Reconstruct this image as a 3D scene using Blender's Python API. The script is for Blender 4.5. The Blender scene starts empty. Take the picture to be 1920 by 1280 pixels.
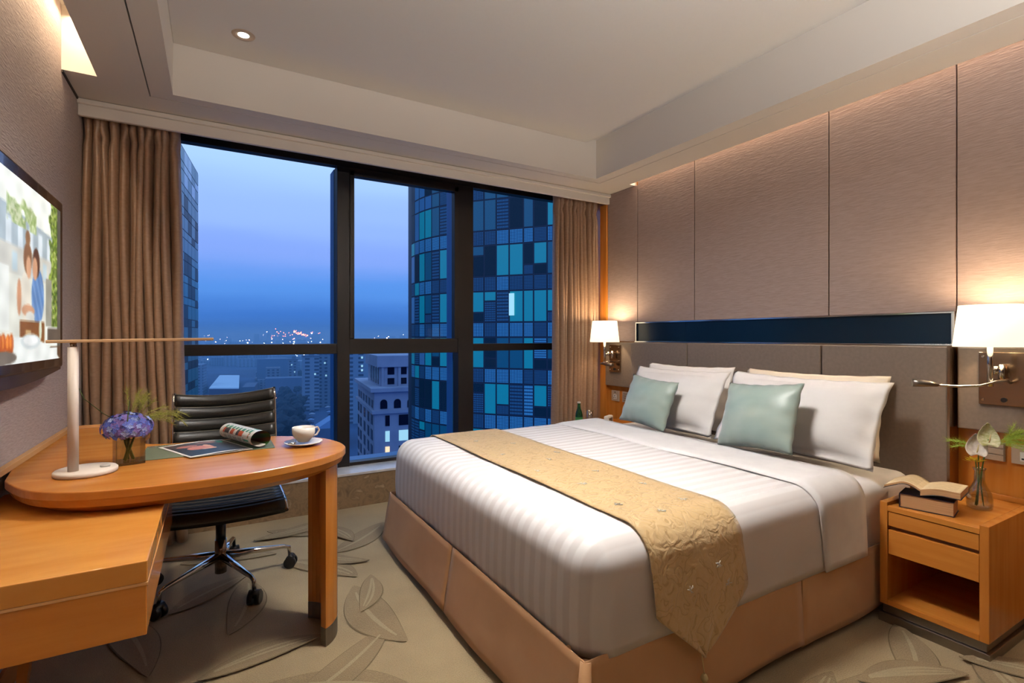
import bpy, bmesh, math, random
from mathutils import Vector, Matrix
random.seed(7)
R = math.radians
S = bpy.context.scene
COL = S.collection

# ------------------------------------------------------------------ camera, sky, lights, exposure
cd = bpy.data.cameras.new('camera'); cam = bpy.data.objects.new('camera', cd); COL.objects.link(cam)
cam.location = (0, 0, 1.2); cam.rotation_euler = (R(90), 0, R(-30.2))
cd.sensor_width = 36; cd.lens = 36*961/1920; cd.shift_y = -8/1920; cd.clip_start = .02; cd.clip_end = 9000
S.camera = cam
S.view_settings.view_transform = 'Standard'; S.view_settings.look = 'None'
S.view_settings.exposure = 0.18; S.view_settings.gamma = 1; S.view_settings.use_curve_mapping = False
S.cycles.use_denoising = True
S.cycles.max_bounces = 8; S.cycles.diffuse_bounces = 5; S.cycles.glossy_bounces = 4
S.cycles.transparent_max_bounces = 12; S.cycles.sample_clamp_indirect = 4
S.cycles.volume_bounces = 0

def lin(r, g, b):
    f = lambda c: (c/255/12.92) if c/255 <= .04045 else ((c/255+.055)/1.055)**2.4
    return (f(r), f(g), f(b), 1)

w = bpy.data.worlds.new('dusk_sky'); S.world = w; w.use_nodes = True
nt = w.node_tree; nt.nodes.clear()
wo = nt.nodes.new('ShaderNodeOutputWorld'); bg = nt.nodes.new('ShaderNodeBackground')
tc = nt.nodes.new('ShaderNodeTexCoord'); sp = nt.nodes.new('ShaderNodeSeparateXYZ')
cr = nt.nodes.new('ShaderNodeValToRGB'); ns = nt.nodes.new('ShaderNodeTexNoise')
mp = nt.nodes.new('ShaderNodeMapping'); mp.inputs['Scale'].default_value = (1.2, 1.2, 9)
ns.inputs['Scale'].default_value = 1.6; ns.inputs['Detail'].default_value = 4
m1 = nt.nodes.new('ShaderNodeMath'); m1.operation = 'SUBTRACT'; m1.inputs[1].default_value = .5
m2 = nt.nodes.new('ShaderNodeMath'); m2.operation = 'MULTIPLY_ADD'; m2.inputs[1].default_value = .07
L = nt.links.new
L(tc.outputs['Generated'], sp.inputs[0]); L(tc.outputs['Generated'], mp.inputs[0]); L(mp.outputs[0], ns.inputs[0])
L(ns.outputs[0], m1.inputs[0]); L(m1.outputs[0], m2.inputs[0]); L(sp.outputs[2], m2.inputs[2]); L(m2.outputs[0], cr.inputs[0])
cr.color_ramp.interpolation = 'EASE'
el = cr.color_ramp.elements
el[0].position = 0; el[0].color = lin(46, 94, 176); el[1].position = 1; el[1].color = lin(120, 165, 225)
for p, c in ((.035, (60, 116, 204)), (.085, (90, 148, 228)), (.15, (136, 166, 238)), (.22, (154, 184, 246)), (.33, (176, 208, 253)), (.6, (150, 190, 240))):
    e = el.new(p); e.color = lin(*c)
L(cr.outputs[0], bg.inputs[0]); bg.inputs[1].default_value = 1.08; L(bg.outputs[0], wo.inputs[0])

def area(name, loc, rot, sx, sy, power, col, spread=180):
    d = bpy.data.lights.new(name, 'AREA'); d.shape = 'RECTANGLE'; d.size = sx; d.size_y = sy
    d.energy = power; d.color = col; d.spread = R(spread)
    o = bpy.data.objects.new(name, d); COL.objects.link(o); o.location = loc; o.rotation_euler = rot
    return o
WARM = (1, .78, .54); WARM2 = (1, .95, .90)
area('added_ceiling_light', (1.1, 1.6, 2.665), (0, 0, 0), .4, .4, 40, WARM2, 147)  # added out of view to fill the room from above
area('added_uplight', (1.15, -.45, 1.80), (R(180), 0, 0), .3, .3, 98, (1, .97, .94))  # added uplight out of view, put in to brighten the ceiling
area('cove_light_right', (2.955, 1.05, 2.68), (0, R(8), 0), .03, 4.2, 26, WARM)
area('cove_light_left', (-.55, 1.0, 2.70), (0, R(-6), 0), .03, 4.2, 20, WARM)

# ------------------------------------------------------------------ materials
MATS = {}
def mat(name, col=(200, 200, 200), rough=.5, metal=0, spec=.5, emit=None, es=0, trans=0, coat=0, sheen=0, raw=None):
    if name in MATS: return MATS[name]
    m = bpy.data.materials.new(name); m.use_nodes = True
    b = m.node_tree.nodes['Principled BSDF']
    b.inputs['Base Color'].default_value = raw if raw else lin(*col)
    b.inputs['Roughness'].default_value = rough; b.inputs['Metallic'].default_value = metal
    b.inputs['Specular IOR Level'].default_value = spec
    if emit: b.inputs['Emission Color'].default_value = lin(*emit); b.inputs['Emission Strength'].default_value = es
    b.inputs['Transmission Weight'].default_value = trans; b.inputs['Coat Weight'].default_value = coat
    if sheen: b.inputs['Sheen Weight'].default_value = sheen
    MATS[name] = m
    return m
def N(m, t, **kw):
    n = m.node_tree.nodes.new(t)
    for k, v in kw.items():
        if k in n.inputs: n.inputs[k].default_value = v
        else: setattr(n, k, v)
    return n
def LK(m, a, b): m.node_tree.links.new(a, b)
def bsdf(m): return m.node_tree.nodes['Principled BSDF']
def coords(m, scale=(1, 1, 1), kind='Object', rot=(0, 0, 0)):
    t = N(m, 'ShaderNodeTexCoord'); p = N(m, 'ShaderNodeMapping'); p.inputs['Scale'].default_value = scale
    p.inputs['Rotation'].default_value = rot
    LK(m, t.outputs[kind], p.inputs[0]); return p.outputs[0]
def ramp(m, fac, stops):
    r = N(m, 'ShaderNodeValToRGB'); e = r.color_ramp.elements
    e[0].position, e[0].color = stops[0]; e[1].position, e[1].color = stops[-1]
    for p, c in stops[1:-1]:
        x = e.new(p); x.color = c
    LK(m, fac, r.inputs[0]); return r.outputs[0]
def bump(m, h, st, dist=.01):
    b = N(m, 'ShaderNodeBump'); b.inputs['Strength'].default_value = st; b.inputs['Distance'].default_value = dist
    LK(m, h, b.inputs['Height']); LK(m, b.outputs[0], bsdf(m).inputs['Normal'])
def noise(m, vec, scale, detail=3, dist=0):
    n = N(m, 'ShaderNodeTexNoise'); n.inputs['Scale'].default_value = scale; n.inputs['Detail'].default_value = detail
    n.inputs['Distortion'].default_value = dist; LK(m, vec, n.inputs['Vector']); return n.outputs[0]
def noisy(name, c1, c2, scale=(1, 1, 1), ns=8, detail=3, rough=.6, bst=0, bd=.004, lo=.3, hi=.7, **kw):
    if name in MATS: return MATS[name]
    m = mat(name, c1, rough, **kw); v = coords(m, scale); f = noise(m, v, ns, detail)
    LK(m, ramp(m, f, [(lo, lin(*c1)), (hi, lin(*c2))]), bsdf(m).inputs[0])
    if bst: bump(m, f, bst, bd)
    return m

def wood(name, c1, c2, scale, rough=.26):
    return noisy(name, c1, c2, scale, 1.0, 6, rough, .05, .001, .3, .72, coat=.25)
W_X = wood('maple_grain_x', (198, 122, 46), (214, 142, 62), (2.2, 26, 26))
W_Y = wood('maple_grain_y', (198, 122, 46), (214, 142, 62), (26, 2.2, 26))
W_Z = wood('maple_grain_z', (188, 114, 42), (204, 134, 58), (26, 26, 2.2))
W_PALE = wood('maple_pale_edge', (232, 176, 116), (240, 190, 132), (8, 3, 8))
FABW = noisy('wall_fabric', (154, 134, 127), (166, 146, 139), (20, 20, 170), 1.0, 5, .9, .55, .004)
FABL = noisy('wall_fabric_left', (168, 154, 148), (182, 168, 162), (20, 22, 120), 1.3, 5, .9, .6, .005)
WHITE = mat('ceiling_paint', (236, 231, 224), .75)
PLAST = mat('soffit_paint', (234, 227, 217), .7)
DARKG = mat('shadow_gap', (60, 50, 42), .9)
LEATH = noisy('headboard_leather', (120, 106, 94), (128, 114, 101), (30, 30, 30), 2, 3, .42, .08, .001)
CHROME = mat('chrome', (225, 222, 218), .12, 1)
BRONZE = mat('bronze_metal', (150, 128, 108), .2, 1)
STEEL = mat('brushed_steel', (140, 132, 124), .35, 1)
NAVY = mat('navy_glass', (6, 26, 42), .22, spec=.35)
FRAME = mat('window_frame_black', (34, 29, 27), .4, .3)
FRAMEX = mat('window_frame_dusk_tint', (40, 110, 170), .4, .2)  # bluish metal with the blue outdoor light put into its colour
BLACK = mat('black_plastic', (16, 16, 17), .35)
LEATHB = noisy('black_leather', (26, 27, 26), (38, 38, 36), (60, 60, 60), 2, 3, .33, .1, .001)
WHITEP = mat('white_lamp_paint', (238, 226, 214), .4)
PORC = mat('porcelain', (242, 236, 226), .15)
SHEET = noisy('white_cotton', (232, 228, 226), (240, 237, 234), (6, 6, 6), 2, 3, .8, .12, .01, sheen=.2)
SKIRT = noisy('skirt_fabric', (190, 144, 98), (198, 152, 106), (3, 3, 3), 2, 3, .8, .06, .01, sheen=.15)

def duvet_mat():
    m = mat('satin_stripe', (236, 232, 230), .55, sheen=.2)
    v = coords(m); s = N(m, 'ShaderNodeSeparateXYZ'); LK(m, v, s.inputs[0])
    a = N(m, 'ShaderNodeMath', operation='MULTIPLY'); a.inputs[1].default_value = 2*math.pi/.062; LK(m, s.outputs[1], a.inputs[0])
    b = N(m, 'ShaderNodeMath', operation='SINE'); LK(m, a.outputs[0], b.inputs[0])
    c = N(m, 'ShaderNodeMapRange'); c.inputs[1].default_value = -.35; c.inputs[2].default_value = .35; LK(m, b.outputs[0], c.inputs[0])
    LK(m, ramp(m, c.outputs[0], [(0, lin(226, 221, 218)), (1, lin(242, 239, 237))]), bsdf(m).inputs[0])
    r = N(m, 'ShaderNodeMapRange'); r.inputs[3].default_value = .8; r.inputs[4].default_value = .42; LK(m, c.outputs[0], r.inputs[0])
    LK(m, r.outputs[0], bsdf(m).inputs['Roughness'])
    f = noise(m, coords(m, (2.2, 2.2, 2.2)), 1.6, 3); bump(m, f, .22, .02)
    return m
DUVET = duvet_mat()

def runner_mat():
    m = mat('gold_brocade', (214, 178, 118), .55, sheen=.3)
    v = coords(m, (1, 1, 1)); f = noise(m, v, 17, 1.0, .9)
    a = N(m, 'ShaderNodeMath', operation='MULTIPLY'); a.inputs[1].default_value = 4; LK(m, f, a.inputs[0])
    b = N(m, 'ShaderNodeMath', operation='FRACT'); LK(m, a.outputs[0], b.inputs[0])
    c = N(m, 'ShaderNodeMath', operation='SUBTRACT'); c.inputs[1].default_value = .5; LK(m, b.outputs[0], c.inputs[0])
    d = N(m, 'ShaderNodeMath', operation='ABSOLUTE'); LK(m, c.outputs[0], d.inputs[0])
    LK(m, ramp(m, d.outputs[0], [(0, lin(186, 152, 100)), (.04, lin(192, 158, 106)), (.09, lin(208, 176, 124)), (1, lin(214, 184, 134))]), bsdf(m).inputs[0])
    mx = N(m, 'ShaderNodeMath', operation='MULTIPLY_ADD'); mx.inputs[1].default_value = .6
    mx.inputs[1].default_value = 2.0; LK(m, noise(m, v, 22, 4, 1.5), mx.inputs[0]); LK(m, d.outputs[0], mx.inputs[2])
    bump(m, mx.outputs[0], .5, .006)
    return m
RUNNER = runner_mat()

def curtain_mat():
    m = mat('curtain_satin', (150, 112, 80), .32, spec=.9, sheen=.15)
    v = coords(m, (40, 40, 90)); f = noise(m, v, 1.0, 2)
    LK(m, ramp(m, f, [(.3, lin(150, 118, 92)), (.7, lin(164, 132, 106))]), bsdf(m).inputs[0])
    return m
CURT = curtain_mat()

def carpet_mat(name, c1, c2):
    m = mat(name, c1, .97, sheen=.25); v = coords(m)
    f = noise(m, v, 260, 2); g = noise(m, v, 2.2, 3)
    mx = N(m, 'ShaderNodeMath', operation='MULTIPLY_ADD'); mx.inputs[1].default_value = .55; LK(m, g, mx.inputs[0])
    h = N(m, 'ShaderNodeMath', operation='MULTIPLY'); h.inputs[1].default_value = .5; LK(m, f, h.inputs[0]); LK(m, h.outputs[0], mx.inputs[2])
    LK(m, ramp(m, mx.outputs[0], [(.38, lin(*c1)), (.66, lin(*c2))]), bsdf(m).inputs[0]); bump(m, f, .6, .004)
    return m
CARP = carpet_mat('carpet_wool', (132, 115, 84), (166, 147, 110))
CARPD = carpet_mat('carpet_wool_leaf', (112, 95, 66), (148, 129, 94))
CARPL = carpet_mat('carpet_wool_light', (136, 123, 93), (168, 153, 119))
CARPG = mat('carpet_groove', (112, 98, 74), 1)

def marble_mat():
    m = mat('brown_marble', (150, 128, 102), .3); v = coords(m, (1, 1, 1)); f = noise(m, v, 14, 6, .8)
    LK(m, ramp(m, f, [(.3, lin(104, 84, 64)), (.5, lin(140, 116, 88)), (.62, lin(122, 100, 76)), (.75, lin(172, 150, 122))]), bsdf(m).inputs[0])
    return m
MARB = marble_mat(); MARBT = noisy('sill_marble', (190, 186, 186), (216, 212, 208), (3, 3, 3), 3, 5, .2)

def glass_pane():
    m = bpy.data.materials.new('window_glass'); m.use_nodes = True; t = m.node_tree; t.nodes.clear()
    o = t.nodes.new('ShaderNodeOutputMaterial'); x = t.nodes.new('ShaderNodeMixShader'); x.inputs[0].default_value = .004
    a = t.nodes.new('ShaderNodeBsdfTransparent'); a.inputs[0].default_value = (.93, .97, 1, 1)
    g = t.nodes.new('ShaderNodeBsdfGlossy'); g.inputs['Roughness'].default_value = .02
    t.links.new(a.outputs[0], x.inputs[1]); t.links.new(g.outputs[0], x.inputs[2]); t.links.new(x.outputs[0], o.inputs[0])
    return m
PANE = glass_pane()
def thin_glass(name, tint, fac=.12):
    m = bpy.data.materials.new(name); m.use_nodes = True; t = m.node_tree; t.nodes.clear()
    o = t.nodes.new('ShaderNodeOutputMaterial'); x = t.nodes.new('ShaderNodeMixShader')
    fr = t.nodes.new('ShaderNodeLayerWeight'); fr.inputs[0].default_value = .35
    mr = t.nodes.new('ShaderNodeMapRange'); mr.inputs[3].default_value = fac; mr.inputs[4].default_value = .75
    a = t.nodes.new('ShaderNodeBsdfTransparent'); a.inputs[0].default_value = tint
    g = t.nodes.new('ShaderNodeBsdfGlossy'); g.inputs['Roughness'].default_value = .05
    t.links.new(fr.outputs['Facing'], mr.inputs[0]); t.links.new(mr.outputs[0], x.inputs[0])
    t.links.new(a.outputs[0], x.inputs[1]); t.links.new(g.outputs[0], x.inputs[2]); t.links.new(x.outputs[0], o.inputs[0])
    return m
VGLASS = thin_glass('vase_glass', (.93, .95, .94, 1)); PADGL = mat('green_glass_pad', (126, 140, 118), .12, spec=.6)

def shade_mat():
    m = mat('lamp_shade_linen', (250, 240, 222), .8, emit=(255, 236, 200), es=1.25)
    return m
SHADE = shade_mat()

# ------------------------------------------------------------------ mesh helpers
def add_box(bm, x0, x1, y0, y1, z0, z1, mi=0):
    v = [bm.verts.new(p) for p in ((x0, y0, z0), (x1, y0, z0), (x1, y1, z0), (x0, y1, z0), (x0, y0, z1), (x1, y0, z1), (x1, y1, z1), (x0, y1, z1))]
    for f in ((0, 3, 2, 1), (4, 5, 6, 7), (0, 1, 5, 4), (1, 2, 6, 5), (2, 3, 7, 6), (3, 0, 4, 7)):
        bm.faces.new([v[i] for i in f]).material_index = mi
    return v
def box(x0, x1, y0, y1, z0, z1):
    bm = bmesh.new(); add_box(bm, x0, x1, y0, y1, z0, z1); return bm
def add_prism(bm, pts, z0, z1, mi=0):
    a = [bm.verts.new((x, y, z0)) for x, y in pts]; b = [bm.verts.new((x, y, z1)) for x, y in pts]
    n = len(pts)
    for i in range(n):
        j = (i+1) % n; bm.faces.new((a[i], a[j], b[j], b[i])).material_index = mi
    bm.faces.new(b).material_index = mi; bm.faces.new(a[::-1]).material_index = mi
def add_tube(bm, pts, r, seg=8, cap=True, mi=0):
    pts = [Vector(p) for p in pts]; n = len(pts); rs = r if isinstance(r, (list, tuple)) else [r]*n
    rings = []; up = None
    for i, p in enumerate(pts):
        t = (pts[min(i+1, n-1)]-pts[max(i-1, 0)]).normalized()
        if up is None: up = Vector((0, 0, 1)) if abs(t.z) < .9 else Vector((1, 0, 0))
        a = t.cross(up).normalized(); b = a.cross(t).normalized(); up = b
        rings.append([bm.verts.new(p+rs[i]*(a*math.cos(2*math.pi*k/seg)+b*math.sin(2*math.pi*k/seg))) for k in range(seg)])
    for i in range(n-1):
        for k in range(seg):
            f = bm.faces.new((rings[i][k], rings[i][(k+1) % seg], rings[i+1][(k+1) % seg], rings[i+1][k])); f.smooth = True; f.material_index = mi
    if cap:
        bm.faces.new(rings[0][::-1]).material_index = mi; bm.faces.new(rings[-1]).material_index = mi
def tube(pts, r, seg=8): bm = bmesh.new(); add_tube(bm, pts, r, seg); return bm
def add_lathe(bm, prof, c=(0, 0, 0), seg=28, mi=0, closed=False):
    rings = []
    for r, z in prof:
        if r < 1e-5: rings.append([bm.verts.new((c[0], c[1], c[2]+z))]*seg)
        else: rings.append([bm.verts.new((c[0]+r*math.cos(2*math.pi*k/seg), c[1]+r*math.sin(2*math.pi*k/seg), c[2]+z)) for k in range(seg)])
    for i in range(len(rings)-1):
        for k in range(seg):
            q = [rings[i][k], rings[i][(k+1) % seg], rings[i+1][(k+1) % seg], rings[i+1][k]]
            u = []
            for v in q:
                if v not in u: u.append(v)
            if len(u) > 2:
                f = bm.faces.new(u); f.smooth = True; f.material_index = mi
def lathe(prof, c=(0, 0, 0), seg=28): bm = bmesh.new(); add_lathe(bm, prof, c, seg); return bm
def add_grid(bm, fn, nu, nv, mi=0, smooth=True, cu=False):
    g = [[bm.verts.new(fn(i/nu, j/nv)) for j in range(nv+1)] for i in range(nu if cu else nu+1)]
    for i in range(nu):
        for j in range(nv):
            i2 = (i+1) % nu if cu else i+1
            f = bm.faces.new((g[i][j], g[i2][j], g[i2][j+1], g[i][j+1])); f.smooth = smooth; f.material_index = mi
    return g
def grid(fn, nu, nv): bm = bmesh.new(); add_grid(bm, fn, nu, nv); return bm
def obj(name, bm, m, parent=None, bevel=0, solid=0, sub=0, smooth=False, seg=2, off=0):
    me = bpy.data.meshes.new(name); bmesh.ops.recalc_face_normals(bm, faces=bm.faces[:]); bm.to_mesh(me); bm.free()
    for x in (m if isinstance(m, (list, tuple)) else [m]): me.materials.append(x)
    if smooth:
        for p in me.polygons: p.use_smooth = True
    o = bpy.data.objects.new(name, me); COL.objects.link(o)
    if parent: 
        o.parent = parent; o.matrix_parent_inverse = parent.matrix_basis.inverted() if not parent.parent else Matrix()
    if solid:
        s = o.modifiers.new('s', 'SOLIDIFY'); s.thickness = solid; s.offset = off
    if bevel:
        b = o.modifiers.new('b', 'BEVEL'); b.width = bevel; b.segments = seg; b.limit_method = 'ANGLE'
    if sub:
        b = o.modifiers.new('u', 'SUBSURF'); b.levels = sub; b.render_levels = sub
    return o
def tag(o, label=None, cat=None, group=None, kind=None):
    for k, v in (('label', label), ('category', cat), ('group', group), ('kind', kind)):
        if v: o[k] = v
    return o
def thing(name, label, cat, loc=(0, 0, 0), group=None):
    o = bpy.data.objects.new(name, None); COL.objects.link(o); o.location = loc; o.empty_display_size = .05
    return tag(o, label, cat, group)
def struct(name, bm, m, parent=None, **kw):
    o = obj(name, bm, m, parent, **kw)
    if not parent: o['kind'] = 'structure'
    return o

XL, XR, YB, YW, ZS, ZC = -.61, 3.0, -1.9, 3.9, 2.44, 2.74
# ------------------------------------------------------------------ room shell
fl = struct('floor', box(XL-.1, XR+.1, YB, 3.7, -.1, 0), CARP)
wl = struct('wall_left', box(XL-.12, XL, YB, 4.1, 0, ZC), FABL)
struct('wall_rear', box(XL-.1, XR+.1, YB-.1, YB, 0, ZC+.1), mat('rear_wall_absorber', (92, 58, 34), .5))  # unseen wall, its dark brown chosen to cut ambient light from behind
wr = struct('wall_right', box(XR, XR+.12, YB, 4.1, 0, ZC), W_Z)
# marble plinth and sill beneath the window
sl = struct('trim_1', box(XL, XR, 3.69, 4.05, 0, .225), MARB)
obj('sill_top', box(XL, XR, 3.685, 4.05, .225, .243), MARBT, sl, bevel=.003)
# ceiling
ce = struct('ceiling', box(XL-.1, XR+.1, YB, 4.1, ZC, ZC+.1), WHITE)
TX0, TX1, TY1, TY0 = -.18, 2.59, 3.14, -1.0
g = .006; o1 = .10
bm = bmesh.new()
def ringrect(bm, a, b, z0, z1):   # frame between outer rect a and inner rect b
    add_box(bm, a[0], b[0], a[2], a[3], z0, z1); add_box(bm, b[1], a[1], a[2], a[3], z0, z1)
    add_box(bm, b[0], b[1], b[3], a[3], z0, z1); add_box(bm, b[0], b[1], a[2], b[2], z0, z1)
inner = (TX0-o1, TX1+o1, TY0-o1, TY1+.075)
ringrect(bm, inner, (TX0, TX1, TY0, TY1), ZS, ZC)
obj('soffit_band', bm, PLAST, ce)
bm = bmesh.new()
gi = (inner[0]-g, inner[1]+g, inner[2]-g, inner[3]+g)
add_box(bm, -.48, gi[0], YB, 3.5, ZS, ZC)             # left strip (cove slot stays open by the wall)
add_box(bm, XL, -.48, 3.10, 3.5, ZS, ZC); add_box(bm, XL, -.48, YB, -1.3, ZS, ZC)
add_box(bm, gi[1], 2.92, YB, 3.5, ZS, ZC)
add_box(bm, 2.92, XR, 3.12, 3.5, ZS, ZC); add_box(bm, 2.92, XR, YB, -1.3, ZS, ZC)
add_box(bm, gi[0], gi[1], gi[3], 3.5, ZS, ZC); add_box(bm, gi[0], gi[1], YB, gi[2], ZS, ZC)
obj('soffit', bm, PLAST, ce)
bm = bmesh.new(); ringrect(bm, gi, inner, ZS+.02, ZC)
obj('shadow_groove', bm, DARKG, ce)
# tray lip: shallow step running along the right and rear of the tray, thin line on the other sides
bm = bmesh.new(); add_box(bm, TX0, TX1-.09, TY0, TY1, ZC-.035, ZC)
obj('ceiling_panel', bm, WHITE, ce, bevel=.004)
# curtain pelmet
struct('trim_2', box(XL, XR, 3.43, 3.455, 2.355, ZS), PLAST, bevel=.003)
bm = bmesh.new(); add_box(bm, XL, XR, 3.41, 3.455, ZS-.028, ZS-.003)
struct('trim_3', bm, PLAST, bevel=.004)
struct('trim_4', box(XL, XR, 3.5, 4.1, 2.56, 2.6), DARKG)
# wood post on the right wall beside the curtain
struct('trim_5', box(2.965, 3.0, 3.455, 3.54, .0, 2.36), W_Z, bevel=.002)
struct('baseboard_left', box(XL, XL+.012, YB, 3.68, 0, .09), W_Y)
struct('baseboard_right', box(XR-.012, XR, YB, 3.68, 0, .09), W_Y)
# dark hairline where the fabric meets the soffit
struct('trim_6', box(XL, XL+.006, 3.10, 3.43, ZS-.012, ZS), DARKG)
struct('trim_7', box(XR-.02, XR-.012, 3.12, 3.43, ZS-.012, ZS), DARKG)

# carpet motifs: leaves carved into the pile
LZ = [0]
def leaf_motif(cx, cy, L_, W_, ang, curl, bands=2):
    bm = bmesh.new(); n = 26; LZ[0] += .00035; dz = LZ[0]
    ca, sa = math.cos(ang), math.sin(ang)
    def P(s, t, z):            # s along 0..1, t across -1..1
        wv = W_*math.sin(math.pi*s**.8)**.85*(.35+.65*s)
        x = L_*s; y = curl*L_*s*s+t*wv*.5
        return (cx+x*ca-y*sa, cy+x*sa+y*ca, z+dz)
    add_grid(bm, lambda u, v: P(.01+u*.98, (v-.5)*2, .0022), n, 6, 0)
    for sgn in (-1, 1):
        add_grid(bm, lambda u, v: P(.005+u*.99, sgn*(1+(v-.0)*.0), .0024) if v == 0 else P(.005+u*.99, sgn*(1+.007/max(.02, W_*.5)), .0006), n, 1, 1)
    for b in range(bands):
        t0 = -.55+1.1*(b+.5)/bands
        add_grid(bm, lambda u, v: P(.12+u*.76, t0*(1-.6*u)+(v-.5)*.22, .0036), n, 1, 2)
    for i in range(len(bm.verts)): pass
    o = obj('carpet_leaf', bm, [CARPD, CARPG, CARPL], fl)
    return o
for a in [(.62, 1.62, .62, .30, 2.35, .25, 2), (.35, 1.35, .75, .26, .35, -.25, 1), (-.05, 1.3, .7, .28, .75, .2, 2), (.1, 1.75, .62, .22, .3, .3, 1),
          (.30, 1.05, .55, .25, 1.2, -.2, 1), (.68, 1.45, .6, .28, 4.1, .3, 3), (.66, 1.95, .55, .30, 2.0, -.3, 1), (.05, 2.35, .5, .24, 1.1, .3, 1),
          (.62, 2.6, .45, .24, 1.9, .35, 2), (.55, 2.95, .5, .26, .4, .3, 1), (.3, 3.1, .45, .22, 2.6, .3, 1), (.68, 3.3, .42, .2, 3.0, -.3, 1),
          (.15, 2.9, .4, .2, 3.6, .2, 1), (-.2, 2.2, .6, .22, 1.7, .2, 1), (-.3, 1.2, .6, .25, 1.3, .25, 2), (.45, .95, .4, .2, 2.6, .3, 1),
          (1.75, .98, .5, .24, -.6, .3, 1), (2.05, .82, .45, .22, .2, .3, 1), (2.2, .45, .5, .25, 1.0, -.2, 2), (1.55, .75, .5, .25, 5.2, .2, 1),
          (-.1, .85, .5, .24, .2, .3, 1), (.9, .7, .5, .24, 2.9, .2, 2), (1.3, .8, .5, .22, 3.6, .2, 1), (.75, 1.15, .42, .2, 1.9, .35, 1),
          (.55, 2.25, .34, .16, .9, .3, 2), (.72, 2.75, .36, .16, 2.7, -.35, 2), (.38, 2.15, .42, .18, 3.0, .3, 2), (.25, 1.9, .45, .18, 4.4, -.3, 2), (.5, 1.25, .4, .16, 5.0, .35, 2), (.15, 1.15, .5, .2, 2.2, .3, 3),
          (.6, .98, .5, .2, 3.4, -.3, 2), (-.25, 1.55, .5, .2, 3.9, .3, 2), (.2, 3.35, .5, .2, .1, .2, 2), (.7, 3.05, .4, .18, 1.6, .35, 2), (1.9, 1.0, .4, .18, 3.3, .3, 2), (2.3, .75, .4, .2, 2.4, .3, 3), (2.6, .45, .4, .2, 1.8, .3, 2)]:
    leaf_motif(*a)

# ------------------------------------------------------------------ right wall: fabric panels, headboard, navy strip
ys = [3.455, 3.088, 2.517, 1.589, 1.018, .1, -.9, -1.88]
for i in range(len(ys)-1):
    hi, lo = ys[i]-.003, ys[i+1]+.003
    z0 = 1.322 if 1 <= i <= 3 else 1.165
    obj('wall_panel', box(XR-.022, XR, lo, hi, z0, ZC-.001 if i else ZS-.002), FABW, wr, bevel=.002)
hb = thing('headboard', 'taupe leather headboard of three seamed sections behind the bed', 'headboard', (2.93, 2.05, 0))
for lo, hi in ((1.024, 1.586), (1.592, 2.514), (2.520, 3.084)):
    obj('headboard_section', box(2.90, 2.992, lo, hi, .52, 1.158), LEATH, hb, bevel=.006, seg=3)
obj('side_trim', box(2.895, 2.99, 1.014, 1.0235, .515, 1.16), BRONZE, hb)
t = thing('navy_glass_strip', 'long narrow navy glass strip framed in chrome above the headboard', 'wall panel', (2.985, 2.05, 1.24))
obj('glass_panel', box(2.968, 2.978, 1.03, 3.08, 1.168, 1.312), NAVY, t)
bm = bmesh.new()
add_box(bm, 2.955, 2.98, 1.018, 3.088, 1.312, 1.320); add_box(bm, 2.945, 2.98, 1.018, 3.088, 1.160, 1.168)
add_box(bm, 2.955, 2.98, 3.08, 3.088, 1.168, 1.312); add_box(bm, 2.955, 2.98, 1.018, 1.03, 1.168, 1.312)
obj('chrome_frame', bm, CHROME, t, bevel=.001)
t = obj('padded_wall_panel', box(2.95, 2.99, 3.10, 3.452, .785, 1.158), LEATH, bevel=.006, seg=3)
tag(t, 'taupe leather wall panel behind the far wall lamp next to the curtain', 'wall panel')
t = obj('padded_wall_panel', box(2.95, 2.99, .46, 1.006, .785, 1.155), LEATH, bevel=.006, seg=3)
tag(t, 'taupe leather wall panel behind the near wall lamp at the right edge', 'wall panel')

# ------------------------------------------------------------------ window
win = tag(bpy.data.objects.new('window_1', None), None, None, None, 'structure'); COL.objects.link(win); win.location = (1.2, 3.95, 1.35)
def fr(x0, x1, z0, z1, y0=3.9, y1=3.97, nm='window_frame', m=FRAME): return obj(nm, box(x0, x1, y0, y1, z0, z1), m, win, bevel=.003)
ZT0, ZT1 = 1.078, 1.152
fr(XL, XR, 2.46, 2.56); fr(XL, XR, .243, .268)
fr(.782, .872, .243, 2.46, 3.89, 4.0, 'mullion'); fr(1.75, 1.888, .243, 2.46, 3.89, 4.0, 'mullion')
fr(XL, .782, ZT0, ZT1, nm='transom'); fr(1.888, XR, ZT0+.006, ZT1-.006, nm='transom'); fr(.872, 1.75, ZT0-.004, 1.19, nm='transom')
# opening sash in the middle bay
fr(.872, .905, 1.19, 2.44, 3.885, 3.95, 'sash'); fr(1.715, 1.75, 1.19, 2.44, 3.885, 3.95, 'sash'); fr(.872, 1.75, 2.40, 2.46, 3.885, 3.95, 'sash')
for x in (.782, 1.75): fr(x-.004, x+.012, .243, 2.46, 4.0, 4.13, 'outer_fin', FRAMEX)
fr(XL, XR, .20, .262, 4.0, 4.13, 'outer_fin', FRAMEX)
for x0, x1 in ((XL, .782), (.872, 1.75), (1.888, XR)):
    for z0, z1 in ((.268, ZT0), (ZT1, 2.46)):
        obj('window_pane', box(x0, x1, 3.955, 3.957, z0, z1), PANE, win)
struct('wall_back', box(XL-.1, XR+.1, 4.0, 4.12, -.1, .2), MARB)
struct('wall_back_upper', box(XL-.1, XR+.1, 3.97, 4.12, 2.56, 2.9), FRAME)

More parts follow.
